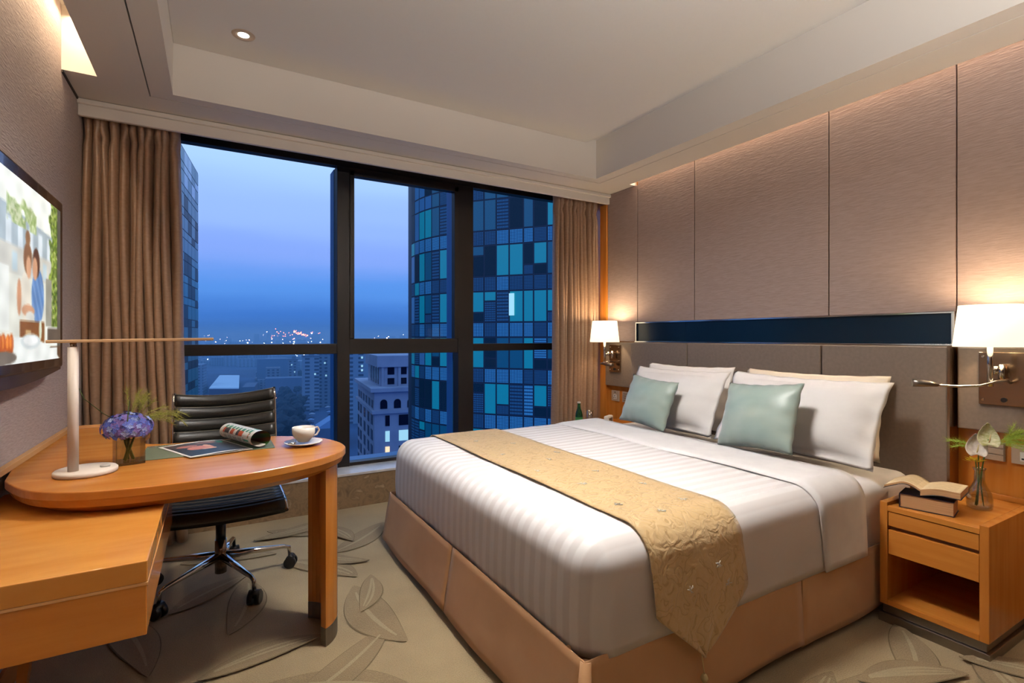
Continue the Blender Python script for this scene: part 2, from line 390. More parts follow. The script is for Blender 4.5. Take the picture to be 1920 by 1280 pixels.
# curtains
def curtain(name, label, x0, x1, xb0, xb1, y, n, seed, zb=.015, zt=2.50):
    rnd = random.Random(seed); t = thing(name, label, 'curtain', ((x0+x1)/2, y, 0))
    cuts = [0]
    for i in range(n): cuts.append(cuts[-1]+rnd.uniform(.7, 1.3))
    cuts = [c/cuts[-1] for c in cuts]; amp = [rnd.uniform(.7, 1.15) for _ in range(n)]; ph = [rnd.uniform(-.5, .5) for _ in range(n)]
    M = n*10
    def f(u, v):
        i = min(n-1, max(0, sum(1 for c in cuts[1:] if u >= c))); s = (u-cuts[i])/(cuts[i+1]-cuts[i])
        z = zt+(zb-zt)*v; a = x0+(x1-x0)*u; b = xb0+(xb1-xb0)*u
        k = min(1, v*1.3)
        x = a+(b-a)*k*k
        head = max(0, 1-abs(z-2.285)/.055)
        dep = .085*amp[i]*(1-.1*head)*(1+.1*v)
        yy = y-dep*(.5-.5*math.cos(2*math.pi*s))**(1.4+3.0*head)+.02*math.sin(2.2*v*3+ph[i]*5)*v*.4
        x += .012*math.sin(2*math.pi*s)*-1
        x += .010*math.sin(3*v*2.5+ph[i]*7)*math.sin(math.pi*s)
        if z > 2.24: x += .007*math.sin(z*70+i*2.1)*math.sin(math.pi*s)
        return (x, yy, z)
    obj('curtain_fabric', grid(f, M, 46), CURT, t, solid=.003)
    bm = bmesh.new(); add_box(bm, x0-.01, x1+.01, y+.005, y+.02, 2.49, 2.52)
    obj('curtain_track', bm, WHITEP, t)
    return t
curtain('curtain', 'brown satin pleated curtain at the left end of the window behind the desk', -.608, -.17, -.608, -.135, 3.58, 11, 3)
curtain('curtain', 'brown satin pleated curtain at the right end of the window beside the lamp', 2.50, 2.955, 2.48, 2.95, 3.60, 11, 5)

# ------------------------------------------------------------------ bed
BX0, BX1, BY0, BY1 = .90, 2.88, 1.13, 2.93
bed = thing('bed', 'wide bed with white striped duvet and tan box pleated skirt', 'bed', (1.9, 2.03, 0))
obj('bed_base', box(BX0+.10, BX1, BY0+.08, BY1-.08, .10, .20), BLACK, bed)
for x in (1.06, 1.95, 2.78):
    for y in (1.30, 2.05, 2.78): obj('leg', lathe([(0, 0), (.025, 0), (.03, .10), (0, .10)], (x, y, 0), 12), BLACK, bed)
obj('mattress', box(BX0+.06, BX1, BY0+.012, BY1-.012, .20, .562), SHEET, bed, bevel=.06, seg=5, smooth=True)

def drape(x0, x1, y0, y1, ztop, zbot, r, open_x1=False, nx=40, ny=36, seed=0, flare=0.012, und=.006):
    """a sheet lying on a block and hanging down its sides"""
    import mathutils
    nz = mathutils.noise.noise
    bm = bmesh.new(); ix0, ix1, iy0, iy1 = x0+r, (x1 if open_x1 else x1-r), y0+r, y1-r
    rc = .05
    def top(x, y):
        return ztop+und*nz(Vector((x*2.2, y*2.2, seed)))+und*.5*nz(Vector((x*6, y*6, seed+3)))
    per = []
    for i in range(nx): per.append((ix1+(ix0-ix1)*i/nx, iy1, 0, 1))
    for k in range(7): a = R(90+90*k/6); per.append((ix0, iy1, math.cos(a), math.sin(a)))
    for i in range(1, ny): per.append((ix0, iy1+(iy0-iy1)*i/ny, -1, 0))
    for k in range(7): a = R(180+90*k/6); per.append((ix0, iy0, math.cos(a), math.sin(a)))
    for i in range(1, nx+1): per.append((ix0+(ix1-ix0)*i/nx, iy0, 0, -1))
    add_grid(bm, lambda u, v: ((ix0+(ix1-ix0)*u), (iy0+(iy1-iy0)*v), top(ix0+(ix1-ix0)*u, iy0+(iy1-iy0)*v)), nx, ny)
    rows = []
    steps = [('a', k/7) for k in range(8)]+[('s', k/8) for k in range(1, 9)]
    for (x, y, a, b) in per:
        c = []
        zt_ = top(x, y)
        for kind, q in steps:
            if kind == 'a':
                th = q*math.pi/2; o = r*math.sin(th); z = zt_-r*(1-math.cos(th))
            else:
                z = (zt_-r)+(zbot-(zt_-r))*q; o = r+flare*q+.007*q*nz(Vector((x*5, y*5, seed+q)))-.012*(q**4)
            c.append(bm.verts.new((x+a*o, y+b*o, z)))
        rows.append(c)
    for i in range(len(rows)-1):
        for j in range(len(steps)-1):
            f = bm.faces.new((rows[i][j], rows[i+1][j], rows[i+1][j+1], rows[i][j+1])); f.smooth = True
    bmesh.ops.remove_doubles(bm, verts=bm.verts[:], dist=.0006)
    return bm
ZD = .612
obj('duvet', drape(BX0, 2.30, BY0-.01, BY1+.01, ZD, .285, .10, True, seed=1), DUVET, bed, solid=.012, off=-1)
obj('turned_back_sheet', drape(2.02-.09, 2.33, BY0-.022, BY1+.022, ZD+.008, .295, .10, True, nx=10, seed=1), SHEET, bed) if False else None
def cuff(x0, x1, grow, zt, zb, slant=0):
    r = .10+grow
    y0, y1 = BY0-.01-grow, BY1+.01+grow
    path = []
    for k in range(9): path.append((y0-.012, zb+(zt-r-zb)*k/8))
    path = [(y0+.000-.010*(1-k/8), zb+(zt-r-zb)*k/8) for k in range(9)]
    path += [(y0+r-r*math.cos(R(90*k/8)), zt-r+r*math.sin(R(90*k/8))) for k in range(1, 9)]
    path += [(y0+r+(y1-y0-2*r)*k/24, zt) for k in range(1, 24)]
    path += [(y1-r+r*math.sin(R(90*k/8)), zt-r+r*math.cos(R(90*k/8))) for k in range(0, 9)]
    path += [(y1, zt-r+(zb-zt+r)*k/8) for k in range(1, 9)]
    n = len(path)-1
    def f(u, v):
        p = path[min(n, int(round(u*n)))]; hang = max(0, min(1, (zt-p[1])/(zt-zb)))
        x = x0+(x1-x0)*v+slant*hang*(1-v)
        edge = .004*(v == 0)
        return (x+.003*math.sin(p[0]*9), p[0]+(edge if p[0] < 2 else -edge)*0, p[1]+.0025*math.sin(p[0]*7+x*11)*(1-hang)-(.006 if v == 0 else 0)*(1-hang))
    return grid(f, n, 8)
obj('turned_back_sheet', cuff(2.02, 2.36, .010, ZD+.012, .29, .03), SHEET, bed, solid=.006, off=-1)
def skirt_panel(p0, p1, out, zt=.30, zb=.035, fl_=.045, seed=0):
    """hanging panel between two plan points, bottom kicked outwards"""
    import mathutils
    nz = mathutils.noise.noise
    p0, p1, out = Vector(p0), Vector(p1), Vector(out)
    def f(u, v):
        p = p0.lerp(p1, u); o = out*(fl_*v+.006*v*nz(Vector((u*4, v*2, seed)))+.003*v*math.sin(u*math.pi*3+seed))
        spread = (p1-p0).normalized()*((u-.5)*.03*v)
        q = p+o+spread
        return (q.x, q.y, zt+(zb-zt)*v+.004*math.sin(u*5+seed)*v)
    return grid(f, 24, 10)
sx, sy0, sy1 = BX0-.012, BY0-.004, BY1+.004
for p0, p1, out, sd in (((sx, sy0, 0), (sx, 2.025, 0), (-1, 0, 0), 1), ((sx, 2.04, 0), (sx, sy1, 0), (-1, 0, 0), 2),
                        ((sx, sy0, 0), (1.915, sy0, 0), (0, -1, 0), 3), ((1.93, sy0, 0), (BX1, sy0, 0), (0, -1, 0), 4),
                        ((sx, sy1, 0), (1.915, sy1, 0), (0, 1, 0), 5), ((1.93, sy1, 0), (BX1, sy1, 0), (0, 1, 0), 6)):
    obj('skirt_panel', skirt_panel(p0, p1, out, fl_=.045 if abs(out[0]) else .008, seed=sd), SKIRT, bed, solid=.005)
for p0, p1, out in (((sx+.02, 1.96, 0), (sx+.02, 2.10, 0), (-1, 0, 0)), ((1.86, sy0+.02, 0), (1.98, sy0+.02, 0), (0, -1, 0)),
                    ((sx+.005, sy0+.09, 0), (sx+.09, sy0+.005, 0), (-.7, -.7, 0))):
    obj('pleat_underlay', skirt_panel(p0, p1, out, fl_=.02, seed=9, zb=.045), SKIRT, bed, solid=.004)
obj('corner_pleat', tube([(sx+.01, sy0+.008, .295), (sx-.005, sy0-.004, .2), (sx-.02, sy0-.012, .04)], [.016, .022, .026], 10), SKIRT, bed)

# runner
def runner():
    r = .10; off = .007; y0 = BY0-.01; y1 = BY1+.01; zt = ZD+off
    import mathutils
    nz = mathutils.noise.noise
    path = [(y1+off, .36+(zt-r-.36)*k/6) for k in range(7)]
    path += [(y1-r+(r+off)*math.cos(R(90*k/8)), zt-off-r+(r+off)*math.sin(R(90*k/8))) for k in range(1, 9)]
    top = 44
    path += [(y1-r+(y0+r-(y1-r))*k/top, zt) for k in range(1, top)]
    path += [(y0+r-(r+off)*math.sin(R(90*k/10)), zt-off-r+(r+off)*math.cos(R(90*k/10))) for k in range(0, 11)]
    hang = 30; zend = .195
    n0 = len(path)
    zs = zt-off-r
    path += [(y0-off-.010*min(1, k/10)-.008*math.sin(k/hang*math.pi), zs+(zend-zs)*k/hang) for k in range(1, hang+1)]
    n = len(path)-1
    xc, hw = 1.335, .212
    def f(u, v):
        i = int(round(u*n)); y, z = path[i]; w_ = hw
        if y < 1.3 and z < .37: w_ = hw*max(.012, (z-zend)/(.37-zend))
        s = (v-.5)*2
        x = xc+s*w_
        b = .006*nz(Vector((x*6, (y+z)*6, 2)))
        fold = 0
        if y < 1.3 and z < .5: fold = .012*math.sin(s*3.2+z*6)*min(1, (.5-z)/.25)**2
        up = max(0, min(1, (z-.50)/.11)); up = up*up*(3-2*up)
        return (x+.004*math.sin(y*8), y-(abs(b)+.002+abs(fold))*(1-up)*(1 if y < 2 else -1), z+(abs(b)*.5)*up)
    return grid(f, n, 16)
rn = thing('bed_runner', 'gold embroidered bed runner with a pointed tasselled end across the bed', 'bed runner', (1.335, 2.0, ZD))
obj('runner_cloth', runner(), RUNNER, rn, solid=.004, off=1)
bm = bmesh.new(); tx, ty = 1.335, BY0-.04
add_tube(bm, [(tx, ty+.01, .20), (tx, ty, .14)], .0018, 6)
add_lathe(bm, [(0, .012), (.008, .01), (.012, 0), (.008, -.01), (0, -.012)], (tx, ty, .128), 12)
for k in range(18):
    a = 2*math.pi*k/18; add_tube(bm, [(tx, ty, .12), (tx+.008*math.cos(a), ty+.008*math.sin(a), .10), (tx+.012*math.cos(a), ty+.012*math.sin(a), .035)], .0016, 4)
obj('tassel', bm, mat('tassel_thread', (206, 190, 140), .7), rn)
bm = bmesh.new(); rnd = random.Random(4)
spots = [(1.28, 1.22), (1.44, 1.27), (1.2, 1.34), (1.46, 1.48), (1.25, 1.6), (1.42, 1.72), (1.2, 1.85), (1.36, 2.0), (1.48, 2.1), (1.22, 2.2), (1.4, 2.4), (1.25, 2.55)]
for x, y in spots:
    for k in range(9):
        a = rnd.uniform(0, 6.28); l = rnd.uniform(.008, .02)
        add_tube(bm, [(x+.003*math.cos(a), y+.003*math.sin(a), ZD+.0145), (x+l*math.cos(a), y+l*math.sin(a), ZD+.0150)], .0014, 4)
for x, z in ((1.27, .42), (1.45, .40), (1.30, .30), (1.40, .47)):
    for k in range(9):
        a = rnd.uniform(0, 6.28); l = rnd.uniform(.008, .018)
        add_tube(bm, [(x, BY0-.042, z), (x+l*math.cos(a), BY0-.044, z+l*math.sin(a))], .0014, 4)
e = obj('embroidered_sprigs', bm, mat('silver_thread', (226, 222, 214), .5), rn); e['kind'] = 'stuff'

# pillows
def pillow_bm(w_, h_, t_, flange=.04, pw=2.6, seed=0, nu=34, nv=26):
    import mathutils
    nz = mathutils.noise.noise
    bm = bmesh.new()
    def P(s, t, sg):
        iu = 1-flange*2/w_; iv = 1-flange*2/h_
        a, b = min(1, abs(s)/iu), min(1, abs(t)/iv)
        th = t_*.5*((1-a**pw)*(1-b**pw))**.62
        pinch = .045*(abs(t)**2)*(1-abs(s)**2)
        x = s*w_/2*(1-.05*(1-t*t)*(abs(s)**3)); y = t*h_/2*(1-.07*(1-s*s)*(abs(t)**3))
        th += .006*nz(Vector((s*3, t*3, seed)))*(1-a)*(1-b)*4*t_*3
        rip = .005*math.sin(s*17+seed)*(abs(t)**6)+.005*math.sin(t*13+seed)*(abs(s)**6)
        e_ = 0 if max(abs(s), abs(t)) > .9999 else .004
        return (x, rip+sg*(th+e_), y)
    for sg in (-1, 1): add_grid(bm, lambda u, v: P(u*2-1, v*2-1, sg), nu, nv)
    # join rims
    bm.verts.ensure_lookup_table()
    bmesh.ops.remove_doubles(bm, verts=bm.verts[:], dist=.0006)
    return bm
def pillow(name, label, cat, p_bot, p_top, yaw_vec, w_, t_, m, group=None, flange=.04, pw=2.6, seed=0, h_=None, roll=0):
    pb, pt = Vector(p_bot), Vector(p_top); up = (pt-pb).normalized(); h_ = h_ or (pt-pb).length
    xa = Vector(yaw_vec).normalized(); xa = (xa-up*xa.dot(up)).normalized(); ya = up.cross(xa)
    if roll:
        q = Matrix.Rotation(roll, 3, ya); xa, up = q @ xa, q @ up
    M = Matrix((xa, ya, up)).transposed().to_4x4(); M.translation = (pb+pt)/2
    bm = pillow_bm(w_, h_, t_, flange, pw, seed); 
    o = obj(name, bm, m); o.matrix_world = M
    tag(o, label, cat, group)
    return o
PIL = noisy('pillow_cotton', (238, 233, 230), (244, 240, 237), (4, 4, 4), 1.5, 3, .75, .15, .02, sheen=.2)
SILK = noisy('sage_silk', (150, 174, 168), (170, 184, 172), (4, 4, 9), 1, 3, .38, .1, .004, sheen=.4)
yv = (0, -1, 0)
pillow('pillow', 'white pillow behind, on the right half of the bed against the headboard', 'pillow', (2.745, 1.62, .60), (2.855, 1.62, 1.01), yv, .78, .08, mat('pillow_lamplit_tint', (240, 226, 206), .8), seed=3)  # white rear pillow with peach lamplight put into its colour
pillow('pillow', 'white pillow in front on the right half of the bed, behind the right sage cushion', 'pillow', (2.52, 1.575, .605), (2.715, 1.575, .995), (.03, -1, 0), .83, .18, PIL, seed=1)
pillow('pillow', 'white pillow behind, on the left half of the bed against the headboard', 'pillow', (2.745, 2.46, .60), (2.855, 2.46, 1.01), yv, .74, .08, PIL, seed=6)
pillow('pillow', 'white pillow in front on the left half of the bed, behind the left sage cushion', 'pillow', (2.53, 2.41, .605), (2.71, 2.41, .99), yv, .78, .18, PIL, seed=2)
pillow('cushion', 'square sage silk cushion leaning on the right front pillow', 'cushion', (2.33, 1.625, .635), (2.46, 1.625, .965), (-.06, -1, 0), .425, .13, SILK, flange=.004, pw=2.2, seed=8, roll=R(-3))
pillow('cushion', 'square sage silk cushion leaning on the left front pillow', 'cushion', (2.37, 2.42, .632), (2.48, 2.42, .935), (.02, -1, 0), .40, .13, SILK, flange=.004, pw=2.2, seed=11, roll=R(4))

# ------------------------------------------------------------------ nightstands
def nightstand(y0, y1, label):
    x0, x1, zt, zb = 2.45, 2.985, .505, .075
    t = thing('nightstand', label, 'nightstand', (2.7, (y0+y1)/2, 0)); f = .028
    for a, b in ((y0, y0+f), (y1-f, y1)): obj('side_panel', box(x0, x1, a, b, zb, zt), W_Z, t, bevel=.0015)
    obj('top_panel', box(x0+.02, x1, y0+f, y1-f, .470, .490), W_Y, t, bevel=.0015)
    obj('front_rail', box(x0, x0+.02, y0+f, y1-f, .470, .492), W_Y, t, bevel=.0015)
    obj('back_ledge', box(x1-.018, x1, y0+f, y1-f, .490, .512), W_Y, t, bevel=.0015)
    obj('back_panel', box(x1-.012, x1, y0+f, y1-f, zb, .470), W_Y, t)
    obj('bottom_panel', box(x0, x1-.012, y0+f, y1-f, zb, zb+.022), W_Y, t, bevel=.0015)
    obj('drawer', box(x0+.004, x1-.05, y0+f+.002, y1-f-.002, .408, .467), W_Y, t, bevel=.0015)
    obj('recess_strip', box(x0+.02, x1-.05, y0+f+.002, y1-f-.002, .393, .408), mat('dark_wood_recess', (110, 64, 30), .6), t)
    obj('drawer', box(x0+.004, x1-.05, y0+f+.002, y1-f-.002, .290, .393), W_Y, t, bevel=.0015)
    obj('metal_plinth', box(x0+.008, x1, y0+.008, y1-.008, .040, zb), STEEL, t, bevel=.002)
    obj('metal_foot', box(x0-.004, x1, y0-.004, y1+.004, 0, .038), STEEL, t, bevel=.002)
    return t
nightstand(.742, 1.098, 'honey maple nightstand with two drawers and open shelf at the right edge')
nightstand(2.985, 3.345, 'honey maple nightstand beside the right curtain, mostly hidden by the bed')
NS = .4905

# ------------------------------------------------------------------ wall lamps
def wall_lamp(yc, y0, y1, label, px, reading):
    t = thing('wall_lamp', label, 'wall lamp', (2.95, yc, 1.1))
    obj('back_plate', box(2.936, 2.949, y0, y1, .905, 1.135), BRONZE, t, bevel=.002)
    bm = bmesh.new()
    prof = [(.120, 1.160), (.101, 1.334)]
    add_lathe(bm, prof, (px, yc, 0), 40)
    obj('lamp_shade', bm, SHADE, t, solid=.002)
    obj('pole', tube([(px, yc, 1.20), (px, yc, .995)], .0105, 14), CHROME, t)
    bm = bmesh.new(); add_tube(bm, [(px, yc, 1.20), (px, yc, 1.30)], .004, 6)
    for k in range(3):
        a = 2*math.pi*k/3; add_tube(bm, [(px, yc, 1.318), (px+.102*math.cos(a), yc+.102*math.sin(a), 1.325)], .0016, 5)
    obj('shade_carrier', bm, CHROME, t)
    bulb = obj('bulb', lathe([(0, 1.20), (.02, 1.21), (.028, 1.245), (.02, 1.275), (0, 1.29)], (px, yc, 0), 16), mat('bulb_glow', (255, 240, 220), .5, emit=(255, 232, 196), es=6), t)
    ym = (y0+y1)/2
    bm = bmesh.new(); add_tube(bm, [(px, yc, 1.06), ((px+2.94)/2+.02, (yc+ym)/2+.01, 1.065), (2.94, ym, 1.065)], .0055, 8)
    add_tube(bm, [(2.91, ym, 1.085), (2.91, ym, 1.02)], .011, 12); add_tube(bm, [((px+2.91)/2, (yc+ym)/2, 1.078), ((px+2.91)/2, (yc+ym)/2, 1.045)], .009, 12)
    obj('swing_arm', bm, CHROME, t)
    bm = bmesh.new()
    if reading:
        pts = [(2.936, ym-.02, 1.005), (2.86, ym-.03, 1.02), (2.80, ym-.01, 1.015), (2.76, yc+.02, .998), (2.72, yc+.08, .992), (2.68, yc+.125, .995), (2.66, yc+.15, .999)]
        add_tube(bm, pts, .0055, 10); obj('reading_arm', bm, CHROME, t)
        obj('reading_head', tube([(2.675, yc+.130, .996), (2.66, yc+.155, 1.000), (2.645, yc+.185, 1.002), (2.63, yc+.208, 1.002)], [.007, .0125, .0165, .017], 14), STEEL, t)
    else:
        pts = [(2.936, ym, .99), (2.88, ym, 1.0), (2.83, ym-.0, .99), (2.82, ym+.05, .98), (2.86, ym+.07, .975)]
        add_tube(bm, pts, .0055, 10); obj('reading_arm', bm, CHROME, t)
        obj('reading_head', tube([(2.85, ym+.07, .975), (2.88, ym+.02, .97), (2.89, ym-.03, .968)], [.007, .014, .015], 14), STEEL, t)
    for yy, zz in ((y0+.015, .925), (y1-.015, .925), (y0+.015, 1.115), (y1-.015, 1.115)):
        obj('screw_cap', tube([(2.938, yy, zz), (2.932, yy, zz)], .005, 10), CHROME, t)
    obj('switch_button', tube([(2.938, ym, .93), (2.930, ym, .93)], .010, 14), BLACK, t)
    d = bpy.data.lights.new('lamp_bulb_light', 'POINT'); d.energy = 9; d.color = (1, .74, .46); d.shadow_soft_size = .03
    o = bpy.data.objects.new('lamp_bulb_light', d); COL.objects.link(o); o.location = (px, yc, 1.225); o.parent = None
    bulb.visible_shadow = True
    o.location = (px, yc, 1.195+.115)
    return t
wall_lamp(3.285, 3.25, 3.385, 'chrome wall lamp with white shade in front of the far curtain', 2.80, False)
wall_lamp(.845, .755, .925, 'chrome wall lamp with white shade at the right edge above the nightstand', 2.80, True)

# sockets and switches
def socket(y0, y1, z0, z1, label, kind, cat='socket'):
    t = thing('wall_socket' if kind != 'switch' else 'light_switch', label, cat, (2.99, (y0+y1)/2, (z0+z1)/2))
    m = mat('champagne_plastic', (186, 168, 146), .4)
    obj('face_plate', box(2.988, 2.999, y0, y1, z0, z1), m, t, bevel=.002)
    yc, zc = (y0+y1)/2, (z0+z1)/2
    if kind == 'switch':
        h = (z1-z0)
        for k in range(3): obj('rocker', box(2.983, 2.989, y0+.003, y1-.003, z0+h*k/3+.002, z0+h*(k+1)/3-.002), m, t, bevel=.001)
    else:
        bm = bmesh.new()
        if kind == 'socket':
            obj('socket_insert', box(2.985, 2.989, yc-.02, yc+.02, zc-.028, zc+.012), mat('white_insert', (232, 228, 220), .4), t, bevel=.002)
            add_box(bm, 2.983, 2.986, yc-.003, yc+.003, zc-.006, zc+.006); add_box(bm, 2.983, 2.986, yc-.014, yc-.006, zc-.020, zc-.014); add_box(bm, 2.983, 2.986, yc+.006, yc+.014, zc-.020, zc-.014)
            add_tube(bm, [(2.989, yc, zc+.03), (2.985, yc, zc+.03)], .005, 10)
        else:
            for k in range(4): add_box(bm, 2.985, 2.9885, yc-.03, yc+.03, zc-.03+k*.018, zc-.024+k*.018)
        obj('socket_holes', bm, BLACK if kind == 'socket' else STEEL, t)
    return t
socket(3.322, 3.415, .652, .742, 'champagne power socket left of the pair above the far nightstand', 'socket')
socket(3.190, 3.280, .652, .742, 'champagne ribbed data socket right of the pair, next to the left pillows', 'data')
socket(.852, .925, .655, .738, 'champagne triple rocker switch behind the white flowers', 'switch', 'switch')
socket(.735, .832, .655, .738, 'champagne power socket at the right edge beside the rocker switch', 'socket')

# ------------------------------------------------------------------ desk
ZDk = .75
dk = thing('desk', 'honey maple desk with rounded boat shaped top along the left wall', 'desk', (-.1, 2.2, 0))
out = [(-.585, 2.30), (-.572, 2.21), (-.565, 2.182), (-.502, 2.054), (-.445, 1.984), (-.379, 1.94), (-.309, 1.912), (-.22, 1.893), (-.13, 1.888), (-.033, 1.888), (.07, 1.896), (.182, 1.925), (.307, 1.975), (.382, 2.03), (.435, 2.088), (.466, 2.15), (.474, 2.20), (.468, 2.29), (.43, 2.40), (.36, 2.49), (.27, 2.55), (.16, 2.59), (.03, 2.60), (-.12, 2.60), (-.20, 2.615), (-.255, 2.66), (-.28, 2.74), (-.285, 3.25), (XL+.005, 3.25), (XL+.005, 2.4)]
def smooth_poly(p, k=1, keep=()):
    for _ in range(k):
        q = []
        for i in range(len(p)):
            a, b = Vector(p[i]), Vector(p[(i+1) % len(p)])
            if tuple(p[i]) in keep: q.append(tuple(p[i]))
            else: q.append(tuple(a*.75+b*.25))
            if tuple(p[(i+1) % len(p)]) not in keep: q.append(tuple(a*.25+b*.75))
        p = q
    return p
keep = ((-.285, 3.25), (XL+.005, 3.25), (XL+.005, 2.4))
out2 = smooth_poly([tuple(p) for p in out], 2, keep)
bm = bmesh.new(); add_prism(bm, out2, .722, ZDk)
obj('desk_top', bm, W_X, dk, bevel=.004, seg=3)
# tapered rim beneath the top
cxy = Vector((-.05, 2.18))
def inset(p, d):
    v = Vector(p); c = Vector((min(max(v.x, -.3), .22), min(max(v.y, 2.15), 2.3))) if v.y < 2.7 else Vector((-.42, v.y))
    if v.x < XL+.02: return (v.x, v.y)
    if v.y > 3.2: return (v.x, v.y)
    q = (c-v); return tuple(v+q.normalized()*d)
bm = bmesh.new(); n = len(out2)
def rim_ring(d, z): return [bm.verts.new((*inset(p, d), z)) for p in out2]
rr = [rim_ring(.004, .722), rim_ring(.014, .70), rim_ring(.055, .676)]
for a, b in zip(rr[:-1], rr[1:]):
    for i in range(n):
        j = (i+1) % n; f = bm.faces.new((a[i], a[j], b[j], b[i])); f.smooth = False
bm.faces.new(rr[-1][::-1])
obj('desk_rim', bm, W_X, dk)
obj('wall_strip', box(XL+.001, XL+.022, 2.12, 3.25, .751, .772), W_PALE, dk, bevel=.002)
bm = bmesh.new()
add_prism(bm, [(-.285, 3.243), (-.285, 3.255), (XL+.005, 3.255), (XL+.005, 3.243)], .751, .765)
obj('end_strip', bm, W_PALE, dk)
# arc shaped leg
bm = bmesh.new(); arc_o = []; arc_i = []
cx_, cy_ = .315, 2.215
for k in range(15):
    a = R(-62+132*k/14); arc_o.append((cx_+.128*math.cos(a), cy_+.155*math.sin(a))); arc_i.append((cx_+.098*math.cos(a), cy_+.125*math.sin(a)))
poly = arc_o+arc_i[::-1]
add_prism(bm, poly, .07, .70); obj('desk_leg', bm, W_Z, dk, bevel=.002)
bm = bmesh.new(); add_prism(bm, poly, 0, .07); obj('metal_shoe', bm, mat('dull_metal', (120, 112, 100), .4, .8), dk)
obj('rear_support', box(XL+.01, -.30, 3.20, 3.24, 0, .68), W_Z, dk, bevel=.002)
# long low cabinet with a drawer under the desk
cb = thing('drawer_cabinet', 'low honey maple drawer cabinet under the desk at the left edge', 'cabinet', (-.37, 1.8, 0))
obj('cabinet_top', box(XL+.004, -.135, 1.48, 2.34, .622, .673), wood('maple_plank', (208, 138, 58), (222, 156, 76), (5, 18, 8), .26), cb, bevel=.0025)
obj('cabinet_body', box(XL+.004, -.137, 1.482, 2.34, .497, .616), W_X, cb, bevel=.002)
obj('seam_strip', box(XL+.004, -.134, 1.479, 2.34, .616, .622), W_PALE, cb)
for y in (1.86, 2.28):
    bm = bmesh.new(); a = [(-.50, y), (-.47, y), (-.47, y+.03), (-.50, y+.03)]
    add_prism(bm, [(0, 0), (.035, 0), (.035, .05), (0, .05)], 0, .497)
    for v in bm.verts: 
        k = 1-v.co.z/.497; v.co = Vector((-.52+v.co.x*(1-.3*k)-.03*k, y+v.co.y*(1-.3*k)-.10*k, v.co.z))
    obj('cabinet_leg', bm, W_Z, cb)

# desk lamp
dl = thing('desk_lamp', 'slim white desk lamp with flat round base and long horizontal bar', 'desk lamp', (-.37, 2.19, ZDk))
obj('lamp_base', lathe([(0, 0), (.083, 0), (.085, .004), (.085, .012), (.081, .016), (0, .016)], (-.365, 2.175, ZDk+.001), 48), WHITEP, dl)
obj('touch_button', lathe([(0, 0), (.014, 0), (.014, .005), (0, .006)], (-.315, 2.175, ZDk+.017), 20), mat('button_grey', (205, 200, 194), .3), dl)
obj('lamp_pole', tube([(-.393, 2.147, ZDk+.012), (-.393, 2.147, 1.168)], .0145, 16), WHITEP, dl)
obj('joint', tube([(-.393, 2.147, 1.166), (-.393, 2.147, 1.182)], .009, 12), BRONZE, dl)
bm = box(-.457, .0, 2.128, 2.166, -.005, .005)
for v in bm.verts: v.co.z += 1.186+(v.co.x+.457)*.016
obj('light_bar', bm, mat('bar_champagne', (214, 176, 134), .35, .3), dl, bevel=.002)

# ------------------------------------------------------------------ television
SCR = bpy.data.materials.new('screen_picture'); SCR.use_nodes = True
b = bsdf(SCR); at = SCR.node_tree.nodes.new('ShaderNodeVertexColor'); at.layer_name = 'picture'
b.inputs['Base Color'].default_value = (.01, .01, .01, 1); b.inputs['Roughness'].default_value = .3
SCR.node_tree.links.new(at.outputs[0], b.inputs['Emission Color']); b.inputs['Emission Strength'].default_value = 1.0
def painted(name, origin, du, dv, nu, nv, fn, m, parent, bend=None):
    """flat picture: a fine grid of coloured cells; fn(u,v) gives an sRGB colour"""
    vs = []; fs = []; cols = []
    o, du, dv = Vector(origin), Vector(du), Vector(dv)
    for i in range(nu+1):
        for j in range(nv+1):
            p = o+du*(i/nu)+dv*(j/nv); vs.append(tuple(bend(i/nu, j/nv)) if bend else tuple(p))
    for i in range(nu):
        for j in range(nv):
            fs.append((i*(nv+1)+j, (i+1)*(nv+1)+j, (i+1)*(nv+1)+j+1, i*(nv+1)+j+1)); cols.append(lin(*fn((i+.5)/nu, (j+.5)/nv)))
    me = bpy.data.meshes.new(name); me.from_pydata(vs, [], fs)
    a = me.color_attributes.new('picture', 'FLOAT_COLOR', 'CORNER')
    flat = []
    for c in cols: flat += list(c)*4
    a.data.foreach_set('color', flat); me.materials.append(m)
    ob = bpy.data.objects.new(name, me); COL.objects.link(ob); ob.parent = parent; ob.matrix_parent_inverse = parent.matrix_basis.inverted()
    if bend:
        for p in me.polygons: p.use_smooth = True
    return ob
TVX = -.545
tv = thing('television', 'black wall mounted flat television showing a couple at a table', 'television', (XL, 2.2, 1.4))
bm = bmesh.new(); tv0, tv1, tz0, tz1 = 1.62, 2.80, 1.075, 1.762
add_box(bm, TVX-.035, TVX, tv0, tv1, tz0, tz1)
obj('tv_housing', bm, mat('gloss_black', (14, 12, 14), .15, coat=.5), tv, bevel=.012, seg=3)
bm = bmesh.new(); n = 24; pts = []
for k in range(n+1):
    y = tv0+.02+(tv1-tv0-.04)*k/n; pts.append((y, tz0-.03*math.sin(math.pi*k/n)-.006))
for k in range(n):
    (y0, z0), (y1, z1) = pts[k], pts[k+1]
    v = [bm.verts.new(p) for p in ((TVX-.03, y0, tz0+.01), (TVX-.03, y1, tz0+.01), (TVX-.03, y1, z1), (TVX-.03, y0, z0), (TVX-.004, y0, tz0+.01), (TVX-.004, y1, tz0+.01), (TVX-.004, y1, z1), (TVX-.004, y0, z0))]
    for f in ((0, 1, 2, 3), (4, 5, 6, 7), (3, 2, 6, 7)): bm.faces.new([v[i] for i in f])
obj('lower_lip', bm, mat('smoke_plastic', (60, 48, 44), .2), tv)
